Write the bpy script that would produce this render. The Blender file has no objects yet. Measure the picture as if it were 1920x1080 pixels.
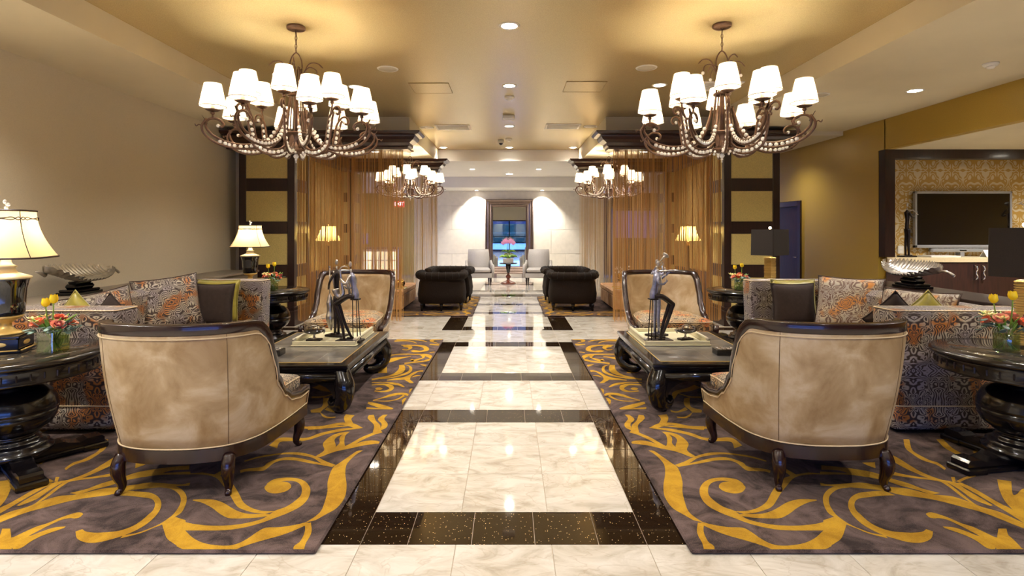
import bpy, bmesh, math, random
from mathutils import Vector, Matrix
PI = math.pi
random.seed(7)
sc = bpy.context.scene
COL = sc.collection

# ------------------------------------------------------------ camera, world, exposure
cd = bpy.data.cameras.new('camera'); cam = bpy.data.objects.new('camera', cd); COL.objects.link(cam)
cam.location = (0, 0, 1.5); cam.rotation_euler = (PI/2, 0, 0)
cd.sensor_width = 36; cd.lens = 36*1033/1920
cd.shift_x = 5/1920; cd.shift_y = -108/1920
cd.clip_start = 0.05; cd.clip_end = 200
sc.camera = cam
sc.view_settings.view_transform = 'Standard'; sc.view_settings.look = 'None'
sc.view_settings.gamma = 1; sc.view_settings.use_curve_mapping = False
sc.view_settings.exposure = 1.32
sc.cycles.use_denoising = True
sc.cycles.max_bounces = 7; sc.cycles.diffuse_bounces = 3; sc.cycles.glossy_bounces = 4
sc.cycles.transmission_bounces = 5; sc.cycles.transparent_max_bounces = 10
sc.cycles.caustics_reflective = False; sc.cycles.caustics_refractive = False
sc.cycles.sample_clamp_indirect = 6
W = bpy.data.worlds.new('daylight'); sc.world = W; W.use_nodes = True
bg = W.node_tree.nodes['Background']; bg.inputs[0].default_value = (0.12, 0.27, 1.0, 1); bg.inputs[1].default_value = 5.0

WARM = (1.0, 0.88, 0.71); NEUTRAL = (1.0, 0.96, 0.91); COOL = (0.86, 0.92, 1.0)
def light(kind, loc, energy, color=WARM, size=0.05, rot=(0, 0, 0), spot=2.2, blend=0.6, parent=None, sy=None):
    l = bpy.data.lights.new('lamp_light', kind); l.energy = energy; l.color = color
    if kind == 'SPOT': l.spot_size = spot; l.spot_blend = blend; l.shadow_soft_size = size
    elif kind == 'POINT': l.shadow_soft_size = size
    else:
        l.size = size
        if sy: l.shape = 'RECTANGLE'; l.size_y = sy
    o = bpy.data.objects.new('lamp_light', l); COL.objects.link(o)
    o.location = loc; o.rotation_euler = rot
    if parent: o.parent = parent
    return o
# daylight falling through the entrance windows behind the camera
portal = light('AREA', (0, -5.45, 1.13), 10, (1, 1, 1), 6.7, (PI/2, 0, 0), sy=2.2); portal.data.cycles.is_portal = True
K = 1.3     # master level of the recessed lights

# ------------------------------------------------------------ materials
def lin(h):
    h = h.lstrip('#'); v = [int(h[i:i+2], 16)/255 for i in (0, 2, 4)]
    return tuple((c/12.92 if c <= 0.04045 else ((c+0.055)/1.055)**2.4) for c in v)
def newmat(name):
    m = bpy.data.materials.new(name); m.use_nodes = True
    nt = m.node_tree; return m, nt, nt.nodes['Principled BSDF']
def N(nt, typ, **kw):
    n = nt.nodes.new(typ)
    for k, v in kw.items():
        if k.startswith('i_'):
            key = k[2:]; key = int(key) if key.isdigit() else key.replace('_', ' ')
            n.inputs[key].default_value = v
        else: setattr(n, k, v)
    return n
def L(nt, a, b): nt.links.new(a, b)
def rgb(c): return (*c, 1) if len(c) == 3 else c
def plain(name, col, rough=0.5, metal=0.0, emit=0.0, noise_scale=None, var=0.15, bump=0.0, coat=0.0, sheen=0.0, ecol=None, spec=None):
    m, nt, b = newmat(name)
    c = lin(col) if isinstance(col, str) else col
    b.inputs['Base Color'].default_value = rgb(c); b.inputs['Roughness'].default_value = rough
    b.inputs['Metallic'].default_value = metal
    if coat: b.inputs['Coat Weight'].default_value = coat; b.inputs['Coat Roughness'].default_value = 0.06
    if sheen: b.inputs['Sheen Weight'].default_value = sheen
    if spec is not None: b.inputs['Specular IOR Level'].default_value = spec
    if emit:
        b.inputs['Emission Color'].default_value = rgb(lin(ecol) if isinstance(ecol, str) else (ecol or c)); b.inputs['Emission Strength'].default_value = emit
    if noise_scale:
        tc = N(nt, 'ShaderNodeTexCoord'); no = N(nt, 'ShaderNodeTexNoise', i_Scale=noise_scale, i_Detail=4.0)
        L(nt, tc.outputs['Object'], no.inputs['Vector'])
        mx = N(nt, 'ShaderNodeMix', data_type='RGBA'); mx.inputs[6].default_value = rgb(tuple(x*(1-var) for x in c)); mx.inputs[7].default_value = rgb(tuple(min(1, x*(1+var)) for x in c))
        cr = N(nt, 'ShaderNodeMapRange'); cr.inputs[1].default_value = 0.3; cr.inputs[2].default_value = 0.7
        L(nt, no.outputs[0], cr.inputs[0]); L(nt, cr.outputs[0], mx.inputs[0]); L(nt, mx.outputs[2], b.inputs['Base Color'])
        if bump:
            bu = N(nt, 'ShaderNodeBump', i_Strength=bump, i_Distance=0.01); L(nt, no.outputs[0], bu.inputs['Height']); L(nt, bu.outputs[0], b.inputs['Normal'])
    return m
def wood(name, c1, c2, rough=0.3, coat=0.3, scale=6.0, stretch=(1, 1, 0.12)):
    m, nt, b = newmat(name)
    tc = N(nt, 'ShaderNodeTexCoord'); mp = N(nt, 'ShaderNodeMapping'); mp.inputs['Scale'].default_value = stretch
    L(nt, tc.outputs['Object'], mp.inputs[0])
    no = N(nt, 'ShaderNodeTexNoise', i_Scale=scale*6, i_Detail=5.0, i_Distortion=0.4); L(nt, mp.outputs[0], no.inputs['Vector'])
    r = N(nt, 'ShaderNodeValToRGB'); r.color_ramp.elements[0].color = rgb(lin(c1)); r.color_ramp.elements[1].color = rgb(lin(c2))
    r.color_ramp.elements[0].position = 0.35; r.color_ramp.elements[1].position = 0.7
    L(nt, no.outputs[0], r.inputs[0]); L(nt, r.outputs[0], b.inputs['Base Color'])
    b.inputs['Roughness'].default_value = rough; b.inputs['Coat Weight'].default_value = coat; b.inputs['Coat Roughness'].default_value = 0.1
    return m
def marble(name):
    m, nt, b = newmat(name)
    tc = N(nt, 'ShaderNodeTexCoord'); oi = N(nt, 'ShaderNodeObjectInfo')
    mu = N(nt, 'ShaderNodeVectorMath', operation='SCALE'); mu.inputs[0].default_value = (37, 19, 11); L(nt, oi.outputs['Random'], mu.inputs['Scale'])
    ad = N(nt, 'ShaderNodeVectorMath', operation='ADD'); L(nt, tc.outputs['Object'], ad.inputs[0]); L(nt, mu.outputs[0], ad.inputs[1])
    mp = N(nt, 'ShaderNodeMapping'); mp.inputs['Scale'].default_value = (1, 1.9, 1); mp.inputs['Rotation'].default_value = (0, 0, 0.7); L(nt, ad.outputs[0], mp.inputs[0])
    n1 = N(nt, 'ShaderNodeTexNoise', i_Scale=3.2, i_Detail=9.0, i_Roughness=0.62, i_Distortion=1.1); L(nt, mp.outputs[0], n1.inputs['Vector'])
    r = N(nt, 'ShaderNodeValToRGB'); e = r.color_ramp.elements
    e[0].position = 0.30; e[0].color = rgb(lin('#ab9e8b')); e[1].position = 0.62; e[1].color = rgb(lin('#dcd4c8'))
    k = e.new(0.46); k.color = rgb(lin('#cbc2b3')); L(nt, n1.outputs[0], r.inputs[0])
    n2 = N(nt, 'ShaderNodeTexNoise', i_Scale=1.9, i_Detail=3.0, i_Distortion=2.2); L(nt, mp.outputs[0], n2.inputs['Vector'])
    ma = N(nt, 'ShaderNodeMath', operation='SUBTRACT'); ma.inputs[1].default_value = 0.5; L(nt, n2.outputs[0], ma.inputs[0])
    ab = N(nt, 'ShaderNodeMath', operation='ABSOLUTE'); L(nt, ma.outputs[0], ab.inputs[0])
    mr = N(nt, 'ShaderNodeMapRange'); mr.inputs[1].default_value = 0.0; mr.inputs[2].default_value = 0.02; mr.inputs[3].default_value = 0.35; mr.inputs[4].default_value = 0.0
    L(nt, ab.outputs[0], mr.inputs[0])
    mx = N(nt, 'ShaderNodeMix', data_type='RGBA'); mx.inputs[7].default_value = rgb(lin('#a8967e')); L(nt, mr.outputs[0], mx.inputs[0]); L(nt, r.outputs[0], mx.inputs[6])
    L(nt, mx.outputs[2], b.inputs['Base Color'])
    b.inputs['Roughness'].default_value = 0.07; b.inputs['Coat Weight'].default_value = 0.5; b.inputs['Coat Roughness'].default_value = 0.03
    return m
def granite(name):
    m, nt, b = newmat(name)
    tc = N(nt, 'ShaderNodeTexCoord'); oi = N(nt, 'ShaderNodeObjectInfo')
    mu = N(nt, 'ShaderNodeVectorMath', operation='SCALE'); mu.inputs[0].default_value = (31, 17, 3); L(nt, oi.outputs['Random'], mu.inputs['Scale'])
    ad = N(nt, 'ShaderNodeVectorMath', operation='ADD'); L(nt, tc.outputs['Object'], ad.inputs[0]); L(nt, mu.outputs[0], ad.inputs[1])
    vo = N(nt, 'ShaderNodeTexVoronoi', i_Scale=105.0); L(nt, ad.outputs[0], vo.inputs['Vector'])
    lt = N(nt, 'ShaderNodeMath', operation='LESS_THAN'); lt.inputs[1].default_value = 0.22; L(nt, vo.outputs['Distance'], lt.inputs[0])
    sx = N(nt, 'ShaderNodeSeparateColor'); L(nt, vo.outputs['Color'], sx.inputs[0])
    gt = N(nt, 'ShaderNodeMath', operation='GREATER_THAN'); gt.inputs[1].default_value = 0.8; L(nt, sx.outputs[0], gt.inputs[0])
    mm = N(nt, 'ShaderNodeMath', operation='MULTIPLY'); L(nt, lt.outputs[0], mm.inputs[0]); L(nt, gt.outputs[0], mm.inputs[1])
    mx = N(nt, 'ShaderNodeMix', data_type='RGBA'); mx.inputs[6].default_value = rgb(lin('#23170d')); mx.inputs[7].default_value = rgb(lin('#e8c888'))
    L(nt, mm.outputs[0], mx.inputs[0]); L(nt, mx.outputs[2], b.inputs['Base Color'])
    b.inputs['Roughness'].default_value = 0.05; b.inputs['Coat Weight'].default_value = 0.6; b.inputs['Coat Roughness'].default_value = 0.02
    return m
def brocade(name, fold=0.15, freq=26.0, dark='#2a160f', lights=('#b4a8a4', '#c9bfae', '#c87a2a'), wide=0.0):
    """woven medallion cloth: mirrored coordinates give the symmetric repeat"""
    m, nt, b = newmat(name)
    tc = N(nt, 'ShaderNodeTexCoord'); sp = N(nt, 'ShaderNodeSeparateXYZ'); L(nt, tc.outputs['Object'], sp.inputs[0])
    cb = N(nt, 'ShaderNodeCombineXYZ')
    for i in range(3):
        pp = N(nt, 'ShaderNodeMath', operation='PINGPONG'); pp.inputs[1].default_value = fold*(1.0 if i != 2 else 1.25)
        L(nt, sp.outputs[i], pp.inputs[0]); L(nt, pp.outputs[0], cb.inputs[i])
    no = N(nt, 'ShaderNodeTexNoise', i_Scale=1.15/fold, i_Detail=1.5, i_Distortion=0.9); L(nt, cb.outputs[0], no.inputs['Vector'])
    ml = N(nt, 'ShaderNodeMath', operation='MULTIPLY'); ml.inputs[1].default_value = freq*2.6
    ln = N(nt, 'ShaderNodeVectorMath', operation='LENGTH'); L(nt, cb.outputs[0], ln.inputs[0])
    rg = N(nt, 'ShaderNodeMapRange'); rg.inputs[1].default_value = fold*.25; rg.inputs[2].default_value = fold*.95; rg.inputs[3].default_value = 0.55; rg.inputs[4].default_value = 0.0; L(nt, ln.outputs['Value'], rg.inputs[0])
    sm = N(nt, 'ShaderNodeMath', operation='ADD'); L(nt, no.outputs[0], sm.inputs[0]); L(nt, rg.outputs[0], sm.inputs[1]); L(nt, sm.outputs[0], ml.inputs[0])
    sn = N(nt, 'ShaderNodeMath', operation='SINE'); L(nt, ml.outputs[0], sn.inputs[0])
    mr = N(nt, 'ShaderNodeMapRange'); mr.inputs[1].default_value = -0.5+wide; mr.inputs[2].default_value = 0.5+wide; L(nt, sn.outputs[0], mr.inputs[0])
    n2 = N(nt, 'ShaderNodeTexNoise', i_Scale=4.5, i_Detail=2.0); L(nt, tc.outputs['Object'], n2.inputs['Vector'])
    r = N(nt, 'ShaderNodeValToRGB'); e = r.color_ramp.elements
    e[0].position = 0.38; e[0].color = rgb(lin(lights[0])); e[1].position = 0.60; e[1].color = rgb(lin(lights[2]))
    k = e.new(0.54); k.color = rgb(lin(lights[1])); L(nt, n2.outputs[0], r.inputs[0])
    mx = N(nt, 'ShaderNodeMix', data_type='RGBA'); mx.inputs[6].default_value = rgb(lin(dark)); L(nt, mr.outputs[0], mx.inputs[0]); L(nt, r.outputs[0], mx.inputs[7])
    L(nt, mx.outputs[2], b.inputs['Base Color']); b.inputs['Roughness'].default_value = 0.55; b.inputs['Sheen Weight'].default_value = 0.08
    bu = N(nt, 'ShaderNodeBump', i_Strength=0.4, i_Distance=0.004); L(nt, mr.outputs[0], bu.inputs['Height']); L(nt, bu.outputs[0], b.inputs['Normal'])
    return m
def leather(name, c1, c2, c3):
    m, nt, b = newmat(name)
    tc = N(nt, 'ShaderNodeTexCoord'); no = N(nt, 'ShaderNodeTexNoise', i_Scale=4.2, i_Detail=6.0, i_Roughness=0.6, i_Distortion=0.5)
    L(nt, tc.outputs['Object'], no.inputs['Vector'])
    r = N(nt, 'ShaderNodeValToRGB'); e = r.color_ramp.elements
    e[0].position = 0.32; e[0].color = rgb(lin(c1)); e[1].position = 0.68; e[1].color = rgb(lin(c3)); k = e.new(0.5); k.color = rgb(lin(c2))
    L(nt, no.outputs[0], r.inputs[0]); L(nt, r.outputs[0], b.inputs['Base Color']); b.inputs['Roughness'].default_value = 0.42
    n2 = N(nt, 'ShaderNodeTexNoise', i_Scale=180.0, i_Detail=2.0); L(nt, tc.outputs['Object'], n2.inputs['Vector'])
    bu = N(nt, 'ShaderNodeBump', i_Strength=0.08, i_Distance=0.002); L(nt, n2.outputs[0], bu.inputs['Height']); L(nt, bu.outputs[0], b.inputs['Normal'])
    return m
def carpet(name, c1, c2):
    m, nt, b = newmat(name)
    tc = N(nt, 'ShaderNodeTexCoord'); no = N(nt, 'ShaderNodeTexNoise', i_Scale=4.5, i_Detail=7.0, i_Roughness=0.65, i_Distortion=1.2); L(nt, tc.outputs['Object'], no.inputs['Vector'])
    n2 = N(nt, 'ShaderNodeTexNoise', i_Scale=260.0, i_Detail=2.0); L(nt, tc.outputs['Object'], n2.inputs['Vector'])
    a = N(nt, 'ShaderNodeMath', operation='ADD'); L(nt, no.outputs[0], a.inputs[0]); pm = N(nt, 'ShaderNodeMath', operation='MULTIPLY'); pm.inputs[1].default_value = 0.35; L(nt, n2.outputs[0], pm.inputs[0]); L(nt, pm.outputs[0], a.inputs[1])
    mr = N(nt, 'ShaderNodeMapRange'); mr.inputs[1].default_value = 0.54; mr.inputs[2].default_value = 0.81; L(nt, a.outputs[0], mr.inputs[0])
    mx = N(nt, 'ShaderNodeMix', data_type='RGBA'); mx.inputs[6].default_value = rgb(lin(c1)); mx.inputs[7].default_value = rgb(lin(c2)); L(nt, mr.outputs[0], mx.inputs[0])
    L(nt, mx.outputs[2], b.inputs['Base Color']); b.inputs['Roughness'].default_value = 0.95; b.inputs['Sheen Weight'].default_value = 0.08; b.inputs['Specular IOR Level'].default_value = 0.1
    bu = N(nt, 'ShaderNodeBump', i_Strength=0.7, i_Distance=0.006); L(nt, n2.outputs[0], bu.inputs['Height']); L(nt, bu.outputs[0], b.inputs['Normal'])
    return m
def shade_mat(name, col, emit, trans=0.6):
    m, nt, b = newmat(name); nt.nodes.remove(b); out = nt.nodes['Material Output']
    d = N(nt, 'ShaderNodeBsdfDiffuse'); d.inputs[0].default_value = rgb(lin(col)); t = N(nt, 'ShaderNodeBsdfTranslucent'); t.inputs[0].default_value = rgb(lin(col))
    mx = N(nt, 'ShaderNodeMixShader'); mx.inputs[0].default_value = trans; L(nt, d.outputs[0], mx.inputs[1]); L(nt, t.outputs[0], mx.inputs[2])
    e = N(nt, 'ShaderNodeEmission'); e.inputs[0].default_value = rgb(lin(col)); e.inputs[1].default_value = emit
    a = N(nt, 'ShaderNodeAddShader'); L(nt, mx.outputs[0], a.inputs[0]); L(nt, e.outputs[0], a.inputs[1]); L(nt, a.outputs[0], out.inputs[0])
    return m
def glass_mat(name, tint=(1, 1, 1), gloss=0.12):
    m, nt, b = newmat(name); nt.nodes.remove(b); out = nt.nodes['Material Output']
    t = N(nt, 'ShaderNodeBsdfTransparent'); t.inputs[0].default_value = rgb(tint); g = N(nt, 'ShaderNodeBsdfGlossy'); g.inputs['Roughness'].default_value = 0.02
    mx = N(nt, 'ShaderNodeMixShader'); mx.inputs[0].default_value = gloss; L(nt, t.outputs[0], mx.inputs[1]); L(nt, g.outputs[0], mx.inputs[2]); L(nt, mx.outputs[0], out.inputs[0])
    return m
def damask(name):
    m, nt, b = newmat(name)
    tc = N(nt, 'ShaderNodeTexCoord'); sp = N(nt, 'ShaderNodeSeparateXYZ'); L(nt, tc.outputs['Object'], sp.inputs[0]); cb = N(nt, 'ShaderNodeCombineXYZ')
    for i, f in ((0, 0.17), (2, 0.40)):
        pp = N(nt, 'ShaderNodeMath', operation='PINGPONG'); pp.inputs[1].default_value = f; L(nt, sp.outputs[i], pp.inputs[0]); L(nt, pp.outputs[0], cb.inputs[i])
    no = N(nt, 'ShaderNodeTexNoise', i_Scale=5.0, i_Detail=0.5, i_Distortion=1.4); L(nt, cb.outputs[0], no.inputs['Vector'])
    ml = N(nt, 'ShaderNodeMath', operation='MULTIPLY'); ml.inputs[1].default_value = 38; L(nt, no.outputs[0], ml.inputs[0])
    sn = N(nt, 'ShaderNodeMath', operation='SINE'); L(nt, ml.outputs[0], sn.inputs[0])
    mr = N(nt, 'ShaderNodeMapRange'); mr.inputs[1].default_value = 0.25; mr.inputs[2].default_value = 0.45; L(nt, sn.outputs[0], mr.inputs[0])
    mx = N(nt, 'ShaderNodeMix', data_type='RGBA'); mx.inputs[6].default_value = rgb(lin('#bb9448')); mx.inputs[7].default_value = rgb(lin('#d3c29c')); L(nt, mr.outputs[0], mx.inputs[0])
    L(nt, mx.outputs[2], b.inputs['Base Color']); b.inputs['Roughness'].default_value = 0.5
    return m
M = dict(
    marble=marble('polished_marble'), granite=granite('black_galaxy_granite'), grout=plain('grout', '#b9a88f', 0.6), slab=plain('stone_slab', '#cfc3ae', 0.3, noise_scale=3),
    wall_beige=plain('beige_wallcovering', '#d0c3a8', 0.6, noise_scale=160, var=0.05, bump=0.1),
    wall_gold=plain('gold_wallcovering', '#b8973f', 0.42, metal=0.2, noise_scale=120, var=0.08, bump=0.1),
    cream=plain('cream_paint', '#ddcfae', 0.6, noise_scale=2, var=0.03), ceil_gold=plain('gold_ceiling_foil', '#d2bc8a', 0.27, metal=0.45, noise_scale=140, var=0.14, bump=0.12),
    white=plain('white_paint', '#efeae0', 0.5, noise_scale=3, var=0.02), limestone=plain('pale_wall_stone', '#e2dacb', 0.35, noise_scale=8, var=0.05),
    dark=wood('dark_stained_wood', '#1f0f0c', '#2e1712', 0.32, 0.2), crown=wood('mahogany', '#240c08', '#321109', 0.3, 0.25), black=plain('black_lacquer', '#0d0a0c', 0.2, coat=0.3),
    chairwood=wood('cherry_black_wood', '#1c0b09', '#2c120e', 0.24, 0.3),
    goldpanel=plain('gold_fabric_panel', '#c8b26c', 0.6, noise_scale=140, var=0.2, bump=0.25),
    leather=leather('tan_leather', '#8f724a', '#ab926c', '#c3b194'), seam=plain('dark_seam_thread', '#6e5535', 0.6), piping=plain('cream_piping', '#cdb690', 0.5),
    brocade=brocade('medallion_brocade', 0.185, 46, '#35231c', ('#94898a', '#a89c86', '#ae6a28')), brocade2=brocade('medallion_brocade_paisley', 0.15, 30, '#64493a', ('#9c9188', '#b0a28a', '#c07c2c'), -0.1), brocade3=brocade('small_medallion_brocade', 0.1, 20, '#40301f', ('#b09c80', '#c49a60', '#c9702c'), -0.1),
    rug=carpet('brown_pile', '#2c201d', '#6e5a54'), scroll=carpet('gold_pile', '#a0740e', '#c69722'),
    bronze=plain('bronze_metal', '#6c5344', 0.4, metal=0.6, noise_scale=30, var=0.2), crystal=plain('crystal_bead', '#f2ece2', 0.1, metal=0.1, coat=1.0, spec=1.0, emit=.04),  # crystal gets a faint added glow to keep the beads bright
    shade=shade_mat('white_lamp_shade', '#f6e2bc', 0.8, 0.35), bulb=plain('frosted_bulb', '#fff6e8', 0.4, emit=6, ecol='#fff0d8'),
    linen=shade_mat('cream_silk_shade', '#eccf9e', 0.1, 0.5), yellowshade=shade_mat('yellow_silk_shade', '#f0d27c', 0.15, 0.5), blackshade=plain('black_linen_shade', '#261d16', 0.8, noise_scale=300, var=0.3, bump=0.2),
    trim=plain('dark_trim', '#3a2218', 0.5), goldm=plain('gold_leaf', '#dcb868', 0.35, metal=0.3), brass=plain('polished_brass', '#d9a850', 0.15, metal=1.0), silver=plain('aged_silver', '#b9b2a8', 0.28, metal=0.85, noise_scale=40, var=0.2),
    chrome=plain('chrome', '#d8d8d8', 0.12, metal=1.0), iron=plain('dark_iron', '#2c2320', 0.4, metal=0.6, noise_scale=40, var=0.3), denim=plain('blue_grey_patina', '#8a8a9c', 0.4, metal=0.5, noise_scale=25, var=0.3),
    urnblack=plain('black_glaze', '#0d0b0d', 0.06, coat=1.0), cream_metal=plain('cream_enamel', '#d9cba6', 0.35),
    traycream=plain('cream_lacquer_tray', '#d8cda8', 0.35), tablepad=None, joint=plain('pale_joint', '#a09684', 0.5), ledge=plain('taupe_ledge', '#7d7263', 0.4, noise_scale=10, var=0.1),
    brown=plain('dark_brown_cloth', '#2c1e18', 0.9, noise_scale=25, var=0.2, bump=0.2), olive=plain('olive_satin', '#8f8226', 0.4, noise_scale=20, var=0.15, bump=0.15, sheen=0.3),
    chester=plain('dark_brown_tufted_cloth', '#1d130b', 0.85, noise_scale=90, var=0.35, bump=0.4, spec=0.2), offwhite=plain('silver_white_cloth', '#a8a199', 0.6, noise_scale=60, var=0.06),
    strand=shade_mat('amber_string', '#cfa366', 0.0, 0.4), strandpale=shade_mat('pale_string', '#d9bf93', 0.0, 0.4), drape=plain('gold_brown_drape', '#a98c50', 0.6, noise_scale=9, var=0.2),
    screen=plain('tv_screen', '#0a0706', 0.12, coat=0.6), tvframe=plain('silver_plastic', '#a8a8aa', 0.3, metal=0.4), paper=plain('white_paper', '#e8e4da', 0.6), damask=damask('damask_wallpaper'),
    counter=plain('cream_countertop', '#d6c39c', 0.25, noise_scale=40, var=0.06), cabinet=wood('cabinet_veneer', '#25110d', '#3a1c15', 0.5, 0.0),
    lens=plain('downlight_lens', '#ffffff', 0.4, emit=14, ecol='#fff4e0'), plastic=plain('white_plastic', '#e9e4d8', 0.4), grille=plain('speaker_grille', '#cfc4ae', 0.6), vent=plain('vent_metal', '#f4eee2', 0.45), ventliner=plain('vent_pale_liner', '#efe8da', 0.7),
    glass=glass_mat('clear_glass', (0.97, 0.99, 0.96), 0.1), vase=glass_mat('vase_glass', (0.93, 0.97, 0.92), 0.16), water=glass_mat('vase_water', (0.72, 0.82, 0.5), 0.06),
    mirror=plain('mirror_glass', '#e8eef0', 0.01, metal=1.0), mframe=plain('bronze_silver_frame', '#7c6a60', 0.3, metal=0.7, noise_scale=40, var=0.15),
    stem=plain('green_stem', '#6f8f2e', 0.5), leaf=plain('eucalyptus_leaf', '#6b8577', 0.5), leafgreen=plain('fresh_green_leaf', '#7ba23a', 0.45), tulip=plain('yellow_petal', '#f7d21c', 0.45), rose=plain('salmon_petal', '#ee7f5a', 0.5), rosepink=plain('peach_petal', '#f5a68a', 0.5), berry=plain('red_berry', '#8f1f2a', 0.3),
    lily=plain('cream_yellow_petal', '#f0e090', 0.5), orchid=plain('orchid_petal', '#c07fa0', 0.5), pot=plain('pale_stone_pot', '#b8b0a0', 0.6),
    tan=leather('tan_ottoman_leather', '#b08256', '#c39468', '#d8b088'), red=plain('exit_sign_red', '#d83020', 0.4, emit=.7, ecol='#ff4030'), signwhite=plain('sign_white', '#ffffff', 0.4, emit=2.0),
    purple=plain('backlit_purple_glass', '#8878b0', 0.4, emit=0.12, ecol='#9a88d8'), deskglow=plain('backlit_panel', '#ffe9c0', 0.4, emit=1.2, ecol='#ffe2b0'), redwood=wood('red_counter_wood', '#5a2818', '#7a3a22', 0.3, 0.3),
    asphalt=plain('pavement', '#8a9098', 0.9, noise_scale=2), hedge=plain('hedge_green', '#24351f', 0.9, noise_scale=3, var=0.4), canopy=plain('awning_blue', '#14365c', 0.7), rubber=plain('black_rubber', '#141212', 0.6), access=plain('access_panel_edge', '#8a7038', 0.6),
)
def pad_mat():
    m, nt, b = newmat('shagreen_tabletop')
    tc = N(nt, 'ShaderNodeTexCoord'); no = N(nt, 'ShaderNodeTexNoise', i_Scale=6.0, i_Detail=5.0, i_Distortion=0.6); L(nt, tc.outputs['Object'], no.inputs['Vector'])
    r = N(nt, 'ShaderNodeValToRGB'); e = r.color_ramp.elements; e[0].position = .3; e[0].color = rgb(lin('#45413d')); e[1].position = .7; e[1].color = rgb(lin('#7d766c'))
    L(nt, no.outputs[0], r.inputs[0]); L(nt, r.outputs[0], b.inputs['Base Color']); b.inputs['Roughness'].default_value = 0.3; b.inputs['Coat Weight'].default_value = 0.3
    return m
M['tablepad'] = pad_mat()

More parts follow.
